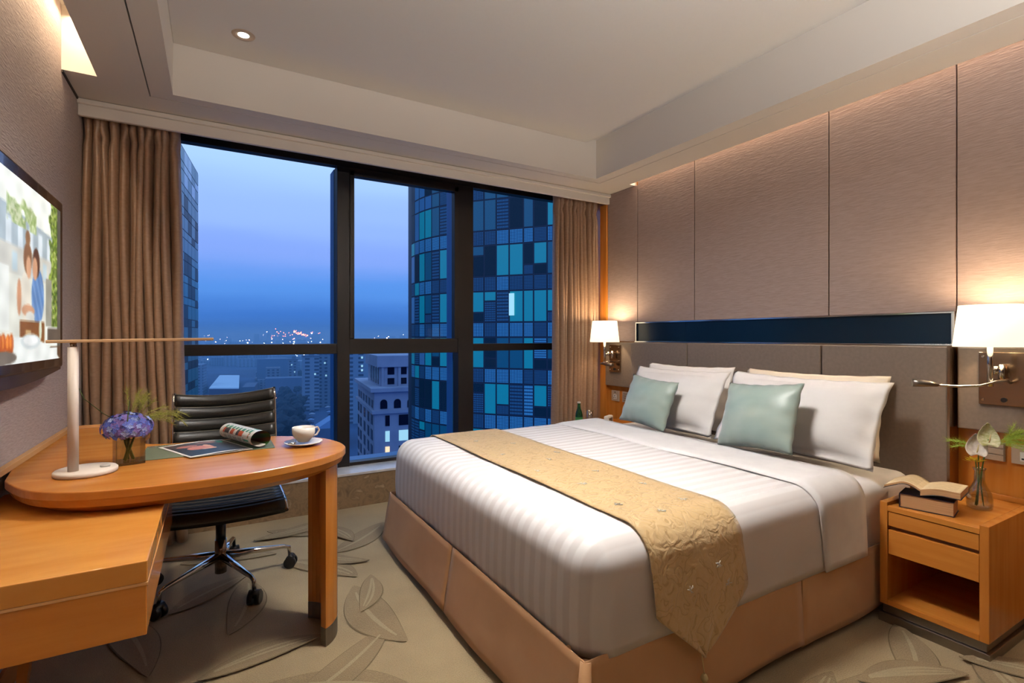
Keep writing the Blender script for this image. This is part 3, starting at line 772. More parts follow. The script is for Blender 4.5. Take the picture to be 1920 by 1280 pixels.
obj('wall_mount', box(XL, TVX-.03, 2.0, 2.4, 1.3, 1.55), BLACK, tv)
def ell(y, z, cy, cz, ry, rz): return ((y-cy)/ry)**2+((z-cz)/rz)**2 < 1
def tvpic(u, v):
    y = 1.67+1.08*u; z = 1.115+.60*v
    h = math.sin(y*71)*math.sin(z*83)*.5+math.sin(y*31+z*57)*.5
    c = (246, 250, 240)
    if z > 1.57+ (2.75-y)*.08: c = (252, 254, 244)
    if 1.40 < z < 1.60+(2.3-y)*.05 and y < 2.66:                                # houses
        c = (176, 190, 196) if z > 1.49 else (214, 212, 200)
        if z > 1.49 and (y*9) % 1 < .45 and z < 1.57: c = (225, 235, 240)
        if z < 1.47 and (y*6) % 1 < .3 and z > 1.41: c = (196, 214, 220)
    if z > 1.56 and 2.12 < y < 2.42 and z < 1.64+.02*h and h > -.5: c = ((176, 196, 130), (214, 222, 180), (150, 172, 100))[int(abs(math.sin(int(y*90)*12.9+int(z*90)*78.2))*997) % 3]
    if y > 2.60+.03*h and z > 1.24: c = ((150, 176, 60), (92, 118, 44), (196, 206, 130), (70, 92, 36))[int(abs(math.sin(int(y*110)*12.9+int(z*110)*78.2))*997) % 4]
    if y > 2.70: c = (60, 60, 56) if int(y*90) % 2 else (120, 116, 100)
    if 2.54 < y < 2.62 and 1.24 < z < 1.42: c = (120, 118, 104) if int(y*120) % 2 else (196, 196, 180)
    if z < 1.40 and y < 2.54: c = (228, 228, 214)
    if y < 2.14 and 1.22 < z < 1.42: c = (236, 238, 230)
    # the couple
    if ell(y, z, 2.44, 1.345, .075, .10): c = (96, 136, 190) if int(y*60+z*40) % 3 else (122, 158, 206)
    if ell(y, z, 2.42, 1.462, .042, .052): c = (92, 58, 36)
    if ell(y, z, 2.405, 1.44, .030, .040): c = (214, 160, 122)
    if ell(y, z, 2.30, 1.335, .055, .085): c = (232, 224, 206)
    if ell(y, z, 2.235, 1.33, .022, .06): c = (206, 150, 110)
    if ell(y, z, 2.325, 1.465, .046, .055): c = (140, 96, 58)
    if ell(y, z, 2.325, 1.535, .026, .026): c = (150, 108, 68)
    if ell(y, z, 2.335, 1.437, .028, .038): c = (226, 172, 132)
    if ell(y, z, 2.33, 1.29, .07, .020): c = (214, 160, 122)
    if ell(y, z, 2.35, 1.27, .05, .018): c = (226, 224, 214)
    # basket, table, plate
    if 2.24 < y < 2.52 and 1.17 < z < 1.255: c = (150, 96, 44) if (int(y*150)+int(z*130)) % 2 else (116, 68, 30)
    if 2.30 < y < 2.36 and 1.185 < z < 1.225: c = (196, 160, 110)
    if y > 2.56 and 1.18 < z < 1.235: c = (96, 84, 72)
    if z < 1.20 and ell(y, z, 2.2, 1.02, .62, .185): c = (236, 240, 236)
    elif z < 1.165: c = (92, 66, 44)
    if z < 1.16 and y < 2.7: c = (238, 242, 238)
    if ell(y, z, 2.36, 1.185, .11, .026): c = (214, 222, 222)
    if ell(y, z, 2.36, 1.188, .08, .016): c = (244, 246, 244)
    if ell(y, z, 2.47, 1.225, .018, .035): c = (226, 232, 206)
    for q, w_ in ((2.09, .022), (2.13, .024), (2.06, .02), (2.16, .02), (2.02, .024)):
        if ell(y, z, q, 1.175-.01*math.sin(q*90), w_, .032): c = (236, 140, 52) if ell(y, z, q-.006, 1.184, w_*.55, .022) else (190, 86, 24)
    if ell(y, z, 2.08, 1.135, .13, .022): c = (120, 108, 96)
    return c
def soft(u, v):
    a = [0, 0, 0]
    for dx, dz in ((0, 0), (.005, .004), (-.005, .004), (.005, -.006), (-.005, -.006)):
        c = tvpic(u+dx, v+dz)
        for q in range(3): a[q] += c[q]/5
    k = .95+.05*math.sin(u*37+v*11)*math.sin(v*29-u*13)
    return [min(255, q*k) for q in a]
painted('screen_picture', (TVX+.0012, 1.67, 1.115), (0, 1.08, 0), (0, 0, .60), 260, 150, soft, SCR, tv)

# ------------------------------------------------------------------ office chair
HX, HY_ = .03, 2.865
ch = thing('office_chair', 'black ribbed leather swivel chair on chrome star base behind the desk', 'office chair', (HX, HY_, 0))
def rib(t, n): return abs(math.sin(math.pi*t*n))**.55
CX = .045
def seat_fn(u, v, top=True):
    x = CX+(u-.5)*.455; s = v
    y = 2.915-.475*s; z = .472-.012*math.sin(math.pi*s)
    if s > .86: q = (s-.86)/.14; z -= .030*q*q; y += .012*q
    z += .010*((u-.5)*2)**2
    return (x, y, z+(rib(s, 9)*.014 if top else -.022))
bm = bmesh.new()
gt = add_grid(bm, lambda u, v: seat_fn(u, v, True), 14, 90); gb = add_grid(bm, lambda u, v: seat_fn(u, v, False), 14, 90)
for j in range(90):
    for i in (0, 14): bm.faces.new((gt[i][j], gt[i][j+1], gb[i][j+1], gb[i][j])).smooth = True
for i in range(14):
    for j in (0, 90): bm.faces.new((gt[i][j], gt[i+1][j], gb[i+1][j], gb[i][j])).smooth = True
obj('seat', bm, LEATHB, ch)
def back_fn(u, v, front=True):
    x = CX+.01+(u-.5)*.45*(1-.03*v)
    z = .50+.405*v; y = 2.935+.085*v+.02*math.sin(v*3)-.030*(abs(u-.5)*2)**2
    z += .022*((abs(u-.5)*2)**2)*v+.006*(u-.5)*2
    return (x, y-(rib(v, 7)*.016 if front else -.012), z)
bm = bmesh.new()
gt = add_grid(bm, lambda u, v: back_fn(u, v, True), 18, 84); gb = add_grid(bm, lambda u, v: back_fn(u, v, False), 18, 84)
for j in range(84):
    for i in (0, 18): bm.faces.new((gt[i][j], gt[i][j+1], gb[i][j+1], gb[i][j])).smooth = True
for i in range(18):
    for j in (0, 84): bm.faces.new((gt[i][j], gt[i+1][j], gb[i+1][j], gb[i][j])).smooth = True
bk = obj('backrest', bm, LEATHB, ch)
bm = bmesh.new()
for k in range(1, 8):
    add_tube(bm, [Vector(back_fn(i/18, min(1, k/7)))+Vector((0, -.003, 0)) for i in range(19)], .0016, 5)
obj('stitched_seams', bm, mat('seam_piping', (120, 116, 100), .4), ch)  # light-coloured piping along the rib seams
for sgn, u in ((-1, 0), (1, 1)):
    pts = [Vector(back_fn(u, v))+Vector((sgn*.004, .012, 0)) for v in [k/12 for k in range(13)]]
    pts = [Vector(seat_fn(u, s))+Vector((sgn*.005, 0, -.012)) for s in (1, .8, .6, .4, .2, .06)]+pts
    obj('side_rail', tube(pts, .009, 8), CHROME, ch)
bm = bmesh.new(); add_tube(bm, [(HX, HY_, .060), (HX, HY_, .22)], .026, 18); obj('gas_cylinder', bm, BRONZE, ch)
obj('cylinder_sleeve', tube([(HX, HY_, .22), (HX, HY_, .31)], .022, 16), BLACK, ch)
obj('piston', tube([(HX, HY_, .31), (HX, HY_, .425)], .015, 14), CHROME, ch)
obj('seat_mount', box(HX-.07, HX+.07, HY_-.14, HY_+.08, .420, .440), BLACK, ch, bevel=.006)
for k in range(5):
    a = R(6+72*k); dx, dy = math.cos(a), math.sin(a); bm = bmesh.new(); rr_ = .315
    add_tube(bm, [(HX+dx*.02, HY_+dy*.02, .140), (HX+dx*.16, HY_+dy*.16, .128), (HX+dx*(rr_-.03), HY_+dy*(rr_-.03), .116), (HX+dx*(rr_-.004), HY_+dy*(rr_-.004), .106), (HX+dx*rr_, HY_+dy*rr_, .062)], [.020, .015, .010, .010, .009], 10)
    lg = obj('leg', bm, CHROME, ch)
    cx, cy = HX+dx*(rr_+.004), HY_+dy*(rr_+.004); b_ = a+1.1+k*.7; ex, ey = math.cos(b_), math.sin(b_)
    bm = bmesh.new()
    for s in (-1, 1): add_tube(bm, [(cx+ex*.005*s, cy+ey*.005*s, .029), (cx+ex*.026*s, cy+ey*.026*s, .029)], .029, 18)
    add_tube(bm, [(cx-ex*.024, cy-ey*.024, .046), (cx+ex*.024, cy+ey*.024, .046)], .020, 12)
    obj('caster', bm, BLACK, lg)

# ------------------------------------------------------------------ things on the desk
PAINT = bpy.data.materials.new('printed_paper'); PAINT.use_nodes = True
at = PAINT.node_tree.nodes.new('ShaderNodeVertexColor'); at.layer_name = 'picture'
PAINT.node_tree.links.new(at.outputs[0], bsdf(PAINT).inputs['Base Color']); bsdf(PAINT).inputs['Roughness'].default_value = .3
pad = obj('desk_pad', box(-.235, .215, 2.285, 2.56, .7505, .7535), PADGL, bevel=.001)
tag(pad, 'greenish glass desk pad lying under the magazine', 'desk pad')
mg = thing('magazine', 'open glossy magazine with one page curled into a roll', 'magazine', (0, 2.4, .754))
A0, A1, A2, A3 = Vector((-.192, 2.50, .756)), Vector((-.075, 2.235, .756)), Vector((.135, 2.285, .756)), Vector((.03, 2.56, .756))
def page_pic(u, v):
    if u < .04 or v < .05 or v > .95 or u > .97: return (238, 234, 228)
    c = (40, 48, 58)
    if v > .62: c = (70, 62, 62)
    if ell(u, v, .42, .52, .20, .13): c = (214, 132, 108)
    if ell(u, v, .30, .72, .16, .07): c = (188, 120, 104)
    if ell(u, v, .56, .60, .05, .10) or ell(u, v, .50, .40, .12, .04): c = (226, 172, 140)
    if ell(u, v, .70, .84, .22, .07): c = (150, 110, 96)
    if ell(u, v, .86, .80, .05, .08): c = (34, 130, 116)
    return c
def page_fn(u, v):
    p = A1.lerp(A2, u).lerp(A0.lerp(A3, u), v); p.z += .006*math.sin(math.pi*min(1, u*1.0))*(.4+.6*u)
    return p
painted('left_page', A0, (1, 0, 0), (0, 1, 0), 70, 60, page_pic, PAINT, mg, bend=page_fn)
bm = bmesh.new(); add_prism(bm, [tuple(q.xy) for q in (A1, A2, A3, A0)], .7542, .7562); obj('page_block', bm, mat('paper', (236, 232, 224), .6), mg)
ax = (A3-A2); rr2 = .034
def roll_fn(u, v):
    base = A2.lerp(A3, v); side = Vector((ax.y, -ax.x, 0)).normalized()
    a = -R(90)+u*R(395); r_ = rr2*(1-.12*u)
    c = base+side*.030+Vector((0, 0, rr2+.001))
    # the sheet leaves the spine, runs beneath and curls up, over and back
    return c+side*(r_*math.cos(a+0))*1.25+Vector((0, 0, r_*math.sin(a)))
def roll_pic(u, v):
    if u < .42: return (120, 70, 40) if math.sin(u*40+v*9) > 0 else (70, 120, 60)
    if v < .09 or v > .93: return (236, 232, 224)
    if .84 < u: return (236, 232, 226)
    if .50 < u < .56: return (40, 140, 110) if math.sin(v*60) > -.4 else (236, 232, 224)
    if .56 < u < .66 and .1 < v < .9: return (200, 90, 60) if math.sin(v*23) > .3 else ((60, 60, 66) if math.sin(v*17+1) > .4 else (236, 232, 226))
    if v < .22: return (60, 156, 130) if math.sin(u*90) > -.2 else (236, 232, 226)
    return (150, 146, 140) if (int(u*150) % 2 and math.sin(v*40) > -.8) else (238, 234, 228)
rp = painted('curled_page', A2, (1, 0, 0), (0, 1, 0), 110, 50, roll_pic, PAINT, mg, bend=roll_fn)

cup = thing('coffee_cup', 'cream porcelain cup standing on the saucer on the desk', 'cup', (.325, 2.295, .76))
CC = (.325, 2.29, .765)
obj('cup_body', lathe([(0, .003), (.022, .0), (.024, .003), (.030, .010), (.040, .022), (.0445, .036), (.0455, .060), (.0435, .060), (.0425, .036), (.037, .022), (.026, .010), (0, .008)], CC, 40), PORC, cup)
obj('cup_handle', tube([(CC[0]+.028+.012, CC[1]+.010, CC[2]+.052), (CC[0]+.058, CC[1]+.014, CC[2]+.054), (CC[0]+.064, CC[1]+.016, CC[2]+.040), (CC[0]+.054, CC[1]+.014, CC[2]+.022), (CC[0]+.036, CC[1]+.010, CC[2]+.018)], .0042, 8), PORC, cup)
sc = obj('saucer', lathe([(0, .004), (.035, .004), (.040, 0), (.044, .002), (.072, .011), (.076, .014), (.074, .0155), (.045, .008), (0, .008)], (.325, 2.29, .7508), 44), PORC)
tag(sc, 'white porcelain saucer under the coffee cup near the desk tip', 'saucer')
spn = obj('teaspoon', tube([(.262, 2.268, .7635), (.272, 2.264, .763), (.283, 2.262, .7635), (.292, 2.272, .766), (.30, 2.33, .770)], [.004, .009, .007, .002, .0018], 8), CHROME)
tag(spn, 'small silver teaspoon resting on the saucer beside the cup', 'teaspoon')

# hydrangea vase
vs = thing('flower_vase', 'square glass vase holding a blue hydrangea with wispy grasses', 'vase', (-.27, 2.27, .75))
bm = bmesh.new(); VX, VY, vr = -.262, 2.275, .042
def sq(z0, z1, r_): 
    add_box(bm, VX-r_, VX+r_, VY-r_, VY+r_, z0, z1)
ca, sa = math.cos(R(14)), math.sin(R(14))
for a in ((-vr, -vr+.0035, -vr, vr), (vr-.0035, vr, -vr, vr), (-vr, vr, -vr, -vr+.0035), (-vr, vr, vr-.0035, vr)):
    add_box(bm, a[0], a[1], a[2], a[3], .7515, .842)
add_box(bm, -vr, vr, -vr, vr, .7512, .760)
for v in bm.verts: v.co = Vector((VX+v.co.x*ca-v.co.y*sa, VY+v.co.x*sa+v.co.y*ca, v.co.z))
obj('glass_body', bm, VGLASS, vs)
bm = bmesh.new(); rnd = random.Random(12)
for k in range(7):
    a = rnd.uniform(0, 6.28); add_tube(bm, [(VX+.015*math.cos(a), VY+.015*math.sin(a), .762), (VX+.006*math.cos(a+1), VY+.006*math.sin(a+1), .80), (VX+.02*math.cos(a+2), VY+.02*math.sin(a+2), .86)], .0035, 6)
obj('stems', bm, mat('stem_green', (96, 112, 40), .6), vs)
HC = Vector((VX-.004, VY, .877)); bm = bmesh.new()
for k in range(300):
    z = 1-2*(k+.5)/300
    if z < -.72: continue
    a = k*2.399963; r_ = math.sqrt(1-z*z); n_ = Vector((r_*math.cos(a), r_*math.sin(a), z))
    c = HC+Vector((n_.x*.072, n_.y*.072, n_.z*.050 if n_.z > 0 else n_.z*.042)); c += n_*rnd.uniform(-.010, .006)
    t1 = n_.orthogonal().normalized(); t2 = n_.cross(t1); ro = rnd.uniform(0, 6.28); mi = rnd.choice((0, 0, 1, 1, 2)); ps = rnd.uniform(.0095, .014)
    n2 = (n_+Vector((rnd.uniform(-.5, .5), rnd.uniform(-.5, .5), rnd.uniform(-.5, .5)))).normalized()
    for q in range(4):
        b_ = ro+q*math.pi/2; d = t1*math.cos(b_)+t2*math.sin(b_); s = t1*math.cos(b_+1.57)+t2*math.sin(b_+1.57)
        v = [bm.verts.new(p) for p in (c, c+d*ps*.55+s*ps*.45+n2*.002, c+d*ps+n2*.001, c+d*ps*.55-s*ps*.45+n2*.002)]
        f = bm.faces.new(v); f.material_index = mi
fh = obj('flower_head', bm, [mat('petal_blue', (96, 118, 214), .6), mat('petal_violet', (128, 110, 190), .6), mat('petal_light', (160, 182, 240), .6)], vs); fh['kind'] = 'stuff'
obj('flower_core', lathe([(0, -.036), (.044, -.02), (.056, 0), (.044, .026), (0, .038)], tuple(HC), 16), mat('petal_dark', (44, 48, 110), .8), vs)
def grass(parent, name, starts, dirs, m, seed, n=5, length=.12, spread=.5, thick=.0006, hairs=60):
    rnd = random.Random(seed); bm = bmesh.new()
    for (p, d) in zip(starts, dirs):
        p, d = Vector(p), Vector(d).normalized()
        for s in range(n):
            dd = (d+Vector((rnd.uniform(-1, 1), rnd.uniform(-1, 1), rnd.uniform(-.6, .8)))*spread*.5).normalized()
            L_ = length*rnd.uniform(.75, 1.1); pts = [p+dd*L_*k/6+Vector((0, 0, -.25*L_*(k/6)**3)) for k in range(7)]
            add_tube(bm, pts, thick*1.6, 3, False)
            for h in range(hairs):
                t = rnd.uniform(.3, 1); q = p+dd*L_*t+Vector((0, 0, -.25*L_*t**3)); hd = (dd*.6+Vector((rnd.uniform(-1, 1), rnd.uniform(-1, 1), rnd.uniform(-1, 1)))*.7).normalized()*rnd.uniform(.01, .028)*(length/.12)
                a = hd.orthogonal().normalized()*thick
                v = [bm.verts.new(x) for x in (q-a, q+a, q+hd)]; bm.faces.new(v)
                c_ = q+hd; v = [bm.verts.new(c_+Vector(x)*thick*2.2) for x in ((1, 0, 0), (0, 1, 0), (0, 0, 1.4))]; bm.faces.new(v)
    g_ = obj(name, bm, m, parent); g_['kind'] = 'stuff'; return g_
GR = mat('grass_straw', (150, 150, 66), .7); GR2 = mat('grass_green', (140, 150, 60), .7)
p0 = (VX+.02, VY+.02, .90)
grass(vs, 'grass_spray', [p0, p0, p0, (VX, VY, .91)], [(.35, .2, 1), (1, .4, .35), (1, .35, .1), (.15, .3, 1.0)], GR, 3, 4, .135, .55)
grass(vs, 'drooping_spray', [(VX+.10, VY+.05, .925), (VX+.11, VY+.05, .92)], [(1, .35, -.25), (1, .3, -.7)], GR, 5, 2, .08, .3, .0005, 40)
bm = bmesh.new()
add_tube(bm, [(VX-.03, VY, .90), (VX-.07, VY-.02, .935), (VX-.12, VY-.03, .99), (VX-.135, VY-.03, 1.03)], .0012, 4)
add_tube(bm, [(VX+.002, VY-.07, .87), (VX+.004, VY-.06, .93), (VX+.006, VY-.04, .975)], .0016, 4)
obj('long_blades', bm, mat('blade_green', (70, 90, 40), .6), vs)

# ------------------------------------------------------------------ things on the near nightstand
PAGE = noisy('book_page', (224, 200, 156), (232, 210, 168), (40, 3, 3), 2, 2, .8)
EDGE = noisy('page_edges', (188, 142, 96), (208, 164, 116), (4, 4, 500), 1, 2, .85)
COVD = mat('dark_cover', (34, 22, 34), .4)
bk2 = thing('book', 'thick closed paperback with brown page edges under the open book', 'book', (2.60, .93, NS))
def rot_pts(pts, c, a): return [(c[0]+x*math.cos(a)-y*math.sin(a), c[1]+x*math.sin(a)+y*math.cos(a)) for x, y in pts]
c1 = (2.555, .965); a1 = R(12)
bm = bmesh.new(); add_prism(bm, rot_pts([(-.055, -.085), (.055, -.085), (.055, .085), (-.055, .085)], c1, a1), NS+.003, NS+.056); obj('page_block', bm, EDGE, bk2)
bm = bmesh.new(); add_prism(bm, rot_pts([(-.058, -.088), (.058, -.088), (.058, .088), (-.058, .088)], c1, a1), NS, NS+.003)
add_prism(bm, rot_pts([(-.058, -.088), (.058, -.088), (.058, .088), (-.058, .088)], c1, a1), NS+.056, NS+.059)
add_prism(bm, rot_pts([(-.058, .085), (.058, .085), (.058, .089), (-.058, .089)], c1, a1), NS+.003, NS+.056); obj('cover', bm, COVD, bk2)
ob = thing('open_book', 'open paperback lying face up on top of the closed paperback', 'book', (2.58, .98, NS+.045))
c2 = Vector((2.575, .985)); a2 = R(10)
def book_leaf(s, u, v, k=1.0):     # s: -1 left half (far), +1 right half (near); u 0..1 from spine, v along
    w_ = .125
    if s > 0: y = -w_*u; z = .018*math.sin(min(1, u*1.6)*math.pi*.5)*(1-.25*u)+.004
    else: y = w_*u*.98; z = .030*math.sin(min(1, u*1.5)*math.pi*.62)*(1-.0*u)-.030*u*u*1.15+.004
    x = (v-.5)*.165
    xx = c2.x+x*math.cos(a2)-y*math.sin(a2); yy = c2.y+x*math.sin(a2)+y*math.cos(a2)
    return Vector((xx, yy, NS+.077+z*k))
for s, nm in ((1, 'right_pages'), (-1, 'left_pages')):
    bm = bmesh.new(); th = .024 if s > 0 else .008
    gt = add_grid(bm, lambda u, v: book_leaf(s, u, v)+Vector((0, 0, .006)), 16, 6, 0)
    gb = add_grid(bm, lambda u, v: book_leaf(s, u, v)+Vector((0, 0, .006-th)), 16, 6, 1)
    for j in range(6): bm.faces.new((gt[16][j], gt[16][j+1], gb[16][j+1], gb[16][j])).material_index = 1
    for i in range(16):
        for j in (0, 6): bm.faces.new((gt[i][j], gt[i+1][j], gb[i+1][j], gb[i][j])).material_index = 1
    obj(nm, bm, [PAGE, EDGE], ob)
bm = bmesh.new()
for s in (1, -1): add_grid(bm, lambda u, v: book_leaf(s, u*1.02, -.01+v*1.02)-Vector((0, 0, .020 if s > 0 else .004)), 12, 4)
obj('cover', bm, COVD, ob, solid=.002)
bm = bmesh.new()
for k in range(19):
    for s in (1, -1):
        v_ = .08+.84*k/18; pts = [book_leaf(s, .12+.76*q/8, v_)+Vector((0, 0, .0066)) for q in range(9)]
        for q in range(8):
            if (q*7+k*5) % 11 == 0: continue
            d_ = Vector((.0007, 0, 0)); bm.faces.new([bm.verts.new(p) for p in (pts[q]-d_, pts[q+1]-d_, pts[q+1]+d_, pts[q]+d_)])
x = obj('printed_lines', bm, mat('print_grey', (176, 150, 112), .8), ob); x['kind'] = 'stuff'

VN = (2.745, .862)
v2 = thing('bud_vase', 'small clear glass bottle vase with two white anthuriums on the nightstand', 'vase', (VN[0], VN[1], NS))
obj('glass_body', lathe([(0, .003), (.030, .0), (.040, .004), (.043, .02), (.043, .045), (.038, .070), (.026, .092), (.018, .112), (.0165, .155), (.023, .168), (.0205, .168), (.0145, .154), (.016, .112), (.024, .090), (.036, .068), (.040, .045), (.040, .02), (.035, .008), (0, .007)], (*VN, NS), 28), VGLASS, v2)
bm = bmesh.new()
for dx, dy, tx_, ty_, h in ((.012, .01, .0, .004, .25), (-.012, .006, .01, -.025, .29), (.004, -.012, .01, -.01, .21), (-.004, .012, -.01, .01, .20)):
    add_tube(bm, [(VN[0]+dx, VN[1]+dy, NS+.012), (VN[0]+dx*.3, VN[1]+dy*.3, NS+.10), (VN[0]+tx_, VN[1]+ty_, NS+h)], .0022, 6)
obj('stems', bm, mat('stem_green2', (84, 118, 44), .5), v2)
def spathe(c, w_, h_, face, m, name):
    c = Vector(c); f = Vector(face).normalized(); r_ = Vector((0, 0, 1)).cross(f).normalized(); u_ = f.cross(r_)
    def fn(u, v):
        a = (u-.5)*2; b_ = v; wd = w_*math.sin(math.pi*min(1, (.06+.94*b_)**.62))**.8*.5
        heart = .10*h_*abs(a)*(1-b_)**3
        return c+r_*(a*wd)+u_*(b_*h_-heart)+f*(.010*(a*a)*1.2-.012*math.sin(b_*math.pi)+.001*math.sin(abs(a)*14+b_*4))
    return obj(name, grid(fn, 16, 16), m, v2, solid=.0008)
SP1 = noisy('spathe_white', (236, 228, 214), (214, 200, 186), (40, 40, 40), 2, 3, .45); SP2 = noisy('spathe_green', (230, 228, 198), (176, 180, 110), (30, 30, 60), 2, 3, .45)
spathe((VN[0]-.02, VN[1]+.002, NS+.225), .072, .086, (-.85, -.5, .25), SP1, 'white_spathe')
spathe((VN[0]+.0, VN[1]-.030, NS+.268), .074, .090, (-.75, -.55, .2), SP2, 'pale_green_spathe')
for c_ in ((VN[0]-.025, VN[1], NS+.235), (VN[0]-.005, VN[1]-.032, NS+.28)):
    obj('spadix', tube([c_, (c_[0]-.012, c_[1]-.006, c_[2]+.012), (c_[0]-.016, c_[1]-.010, c_[2]+.035)], [.002, .003, .0015], 6), mat('spadix_cream', (222, 206, 150), .6), v2)
bm = bmesh.new(); rnd = random.Random(2)
for k in range(16):
    a = k*2.4; r_ = .012+.018*(k/16); c_ = Vector((VN[0]-.012+r_*math.cos(a), VN[1]+.012+r_*math.sin(a), NS+.205-.005*(k % 3)))
    d = Vector((math.cos(a), math.sin(a), .25)); s = Vector((-math.sin(a), math.cos(a), 0))
    bm.faces.new([bm.verts.new(p) for p in (c_-d*.014, c_+s*.007, c_+d*.014, c_-s*.007)])
yf = obj('yellow_blossom', bm, mat('petal_yellow', (214, 180, 20), .6), v2, solid=.0008)
pp = (VN[0]+.03, VN[1]-.04, NS+.27)
grass(v2, 'grass_spray', [pp, pp, (VN[0]+.02, VN[1], NS+.24), (VN[0]+.05, VN[1]-.07, NS+.27)], [(.4, -.8, .55), (.1, -1, .3), (-.2, .9, .35), (.2, -.5, .9)], mat('fresh_grass', (150, 176, 56), .6), 8, 7, .12, .8, .0005, 70)

# ------------------------------------------------------------------ things on the far nightstand
bt = thing('water_bottle', 'small green glass bottle standing by the curtain on the far nightstand', 'bottle', (2.54, 3.27, NS))
obj('bottle_body', lathe([(0, .002), (.026, 0), (.029, .004), (.029, .09), (.024, .115), (.013, .145), (.011, .175), (.0125, .178), (.0125, .184), (0, .184)], (2.515, 3.26, NS+.001), 24), mat('green_glass', (20, 110, 50), .08, trans=.75, spec=.6), bt)
obj('bottle_cap', lathe([(0, 0), (.0135, 0), (.0135, .012), (0, .013)], (2.515, 3.26, NS+.184), 16), mat('cap_white', (224, 224, 214), .4), bt)
obj('bottle_label', lathe([(.0295, .03), (.0295, .075)], (2.515, 3.26, NS+.001), 24), mat('label_green', (70, 140, 70), .5), bt)
gl = obj('drinking_glass', lathe([(0, .004), (.024, 0), (.030, .12), (.0285, .12), (.0225, .012), (0, .010)], (2.625, 3.26, NS+.0005), 24), VGLASS); tag(gl, 'clear straight drinking glass between the green bottle and the clock', 'glass')
ck = thing('alarm_clock', 'small white alarm clock with grey display beside the drinking glass', 'clock', (2.84, 3.24, NS))
cc = Vector((2.80, 3.235, NS)); a = R(28)
def rb(x0, x1, y0, y1, z0, z1, k=0):
    bm = box(x0, x1, y0, y1, z0, z1)
    for v in bm.verts:
        x, y = v.co.x+.0*v.co.z, v.co.y; v.co = Vector((cc.x+x*math.cos(a)-y*math.sin(a), cc.y+x*math.sin(a)+y*math.cos(a), cc.z+v.co.z))
    return bm
obj('clock_case', rb(-.055, .055, -.02, .022, 0, .068), mat('clock_white', (222, 218, 208), .4), ck, bevel=.010, seg=3)
obj('clock_display', rb(-.038, .030, -.0225, -.0195, .016, .052), mat('clock_lcd', (92, 96, 88), .25), ck)

# ------------------------------------------------------------------ ceiling downlights
def downlight(x, y, label):
    t = thing('downlight', label, 'downlight', (x, y, ZC-.022))
    z = ZC-.0355
    obj('trim_ring', lathe([(.030, .0), (.034, -.005), (.050, -.004), (.053, 0)], (x, y, z), 32), mat('ring_paint', (206, 184, 160), .35, .4), t)
    obj('reflector', lathe([(.030, -.001), (.024, -.0005)], (x, y, z), 32), CHROME, t)
    obj('lamp_disc', lathe([(0, -.0012), (.026, -.0008)], (x, y, z), 24), mat('disc_glow', (255, 250, 240), .5, emit=(255, 246, 228), es=6), t)
    d = bpy.data.lights.new('downlight_beam', 'SPOT'); d.energy = 7; d.color = WARM2; d.spot_size = R(80); d.spot_blend = .8; d.shadow_soft_size = .03
    o = bpy.data.objects.new('downlight_beam', d); COL.objects.link(o); o.location = (x, y, z-.02)
downlight(.128, 2.88, 'small round recessed downlight in the ceiling tray near the window')
for x, y in ((.128, -.3), (2.2, -.3)):  # added pair, unseen, filling the room from behind
    downlight(x, y, 'added fill downlight, unseen in the ceiling behind the viewer, %s' % ('left side' if x < 1 else 'right side'))
fl2 = thing('added_uplight_lamp', 'added uplighter stand out of view, brightening the ceiling', 'added uplighter', (1.15, -.45, 0))  # stand made up for the added uplight, never in view
obj('lamp_base', lathe([(0, 0), (.13, 0), (.13, .02), (0, .025)], (1.15, -.45, 0), 24), BRONZE, fl2); obj('lamp_pole', tube([(1.15, -.45, .02), (1.15, -.45, 1.68)], .012, 10), BRONZE, fl2)
obj('fill_lamp_bowl', lathe([(0, 1.68), (.10, 1.70), (.19, 1.78)], (1.15, -.45, 0), 28), BRONZE, fl2, solid=.003)
cl = thing('added_ceiling_lamp', 'square flush fill lamp added out of view above the room', 'added fill lamp', (1.1, 1.6, 2.7))  # body made up for the added overhead fill light, out of view
obj('fill_lamp_frame', box(.88, 1.32, 1.38, 1.82, 2.69, 2.718), WHITEP, cl, bevel=.004)

# ------------------------------------------------------------------ outside
GZ = -60
g1 = Vector((.120, .993)); h1 = Vector((.993, -.120))          # directions of the street grid
def bl(c): return lin(*c)
GLS = lambda nm, c, r=.15: mat(nm, c, r, spec=.6)
TEAL = GLS('tower_glass_teal', (24, 190, 178), .3); TEAL2 = GLS('tower_glass_blue', (10, 112, 128), .3); TDARK = mat('tower_glass_dark', (8, 48, 62), .4, spec=.25); TGREY = GLS('tower_glass_grey', (96, 146, 176), .1)
TFRAME = mat('tower_frame', (10, 40, 62), .5)
def perf(name, c1, c2):
    m = mat(name, c1, .5); v = coords(m, (9, 8, 1), 'UV'); vo = N(m, 'ShaderNodeVectorMath', operation='FRACTION'); LK(m, v, vo.inputs[0])
    di = N(m, 'ShaderNodeVectorMath', operation='DISTANCE'); di.inputs[1].default_value = (.5, .5, 0); LK(m, vo.outputs[0], di.inputs[0])
    LK(m, ramp(m, di.outputs['Value'], [(.30, lin(*c1)), (.38, lin(*c2))]), bsdf(m).inputs[0]); return m
PERF = perf('tower_perforated_bright', (110, 210, 236), (14, 78, 112)); PERFD = perf('tower_perforated_dark', (52, 126, 158), (8, 44, 70))
LITC = mat('lit_window_cool', (200, 220, 220), .5, emit=(170, 220, 220), es=.7)
LITW = mat('lit_window_warm', (240, 210, 160), .5, emit=(255, 214, 160), es=1.0)

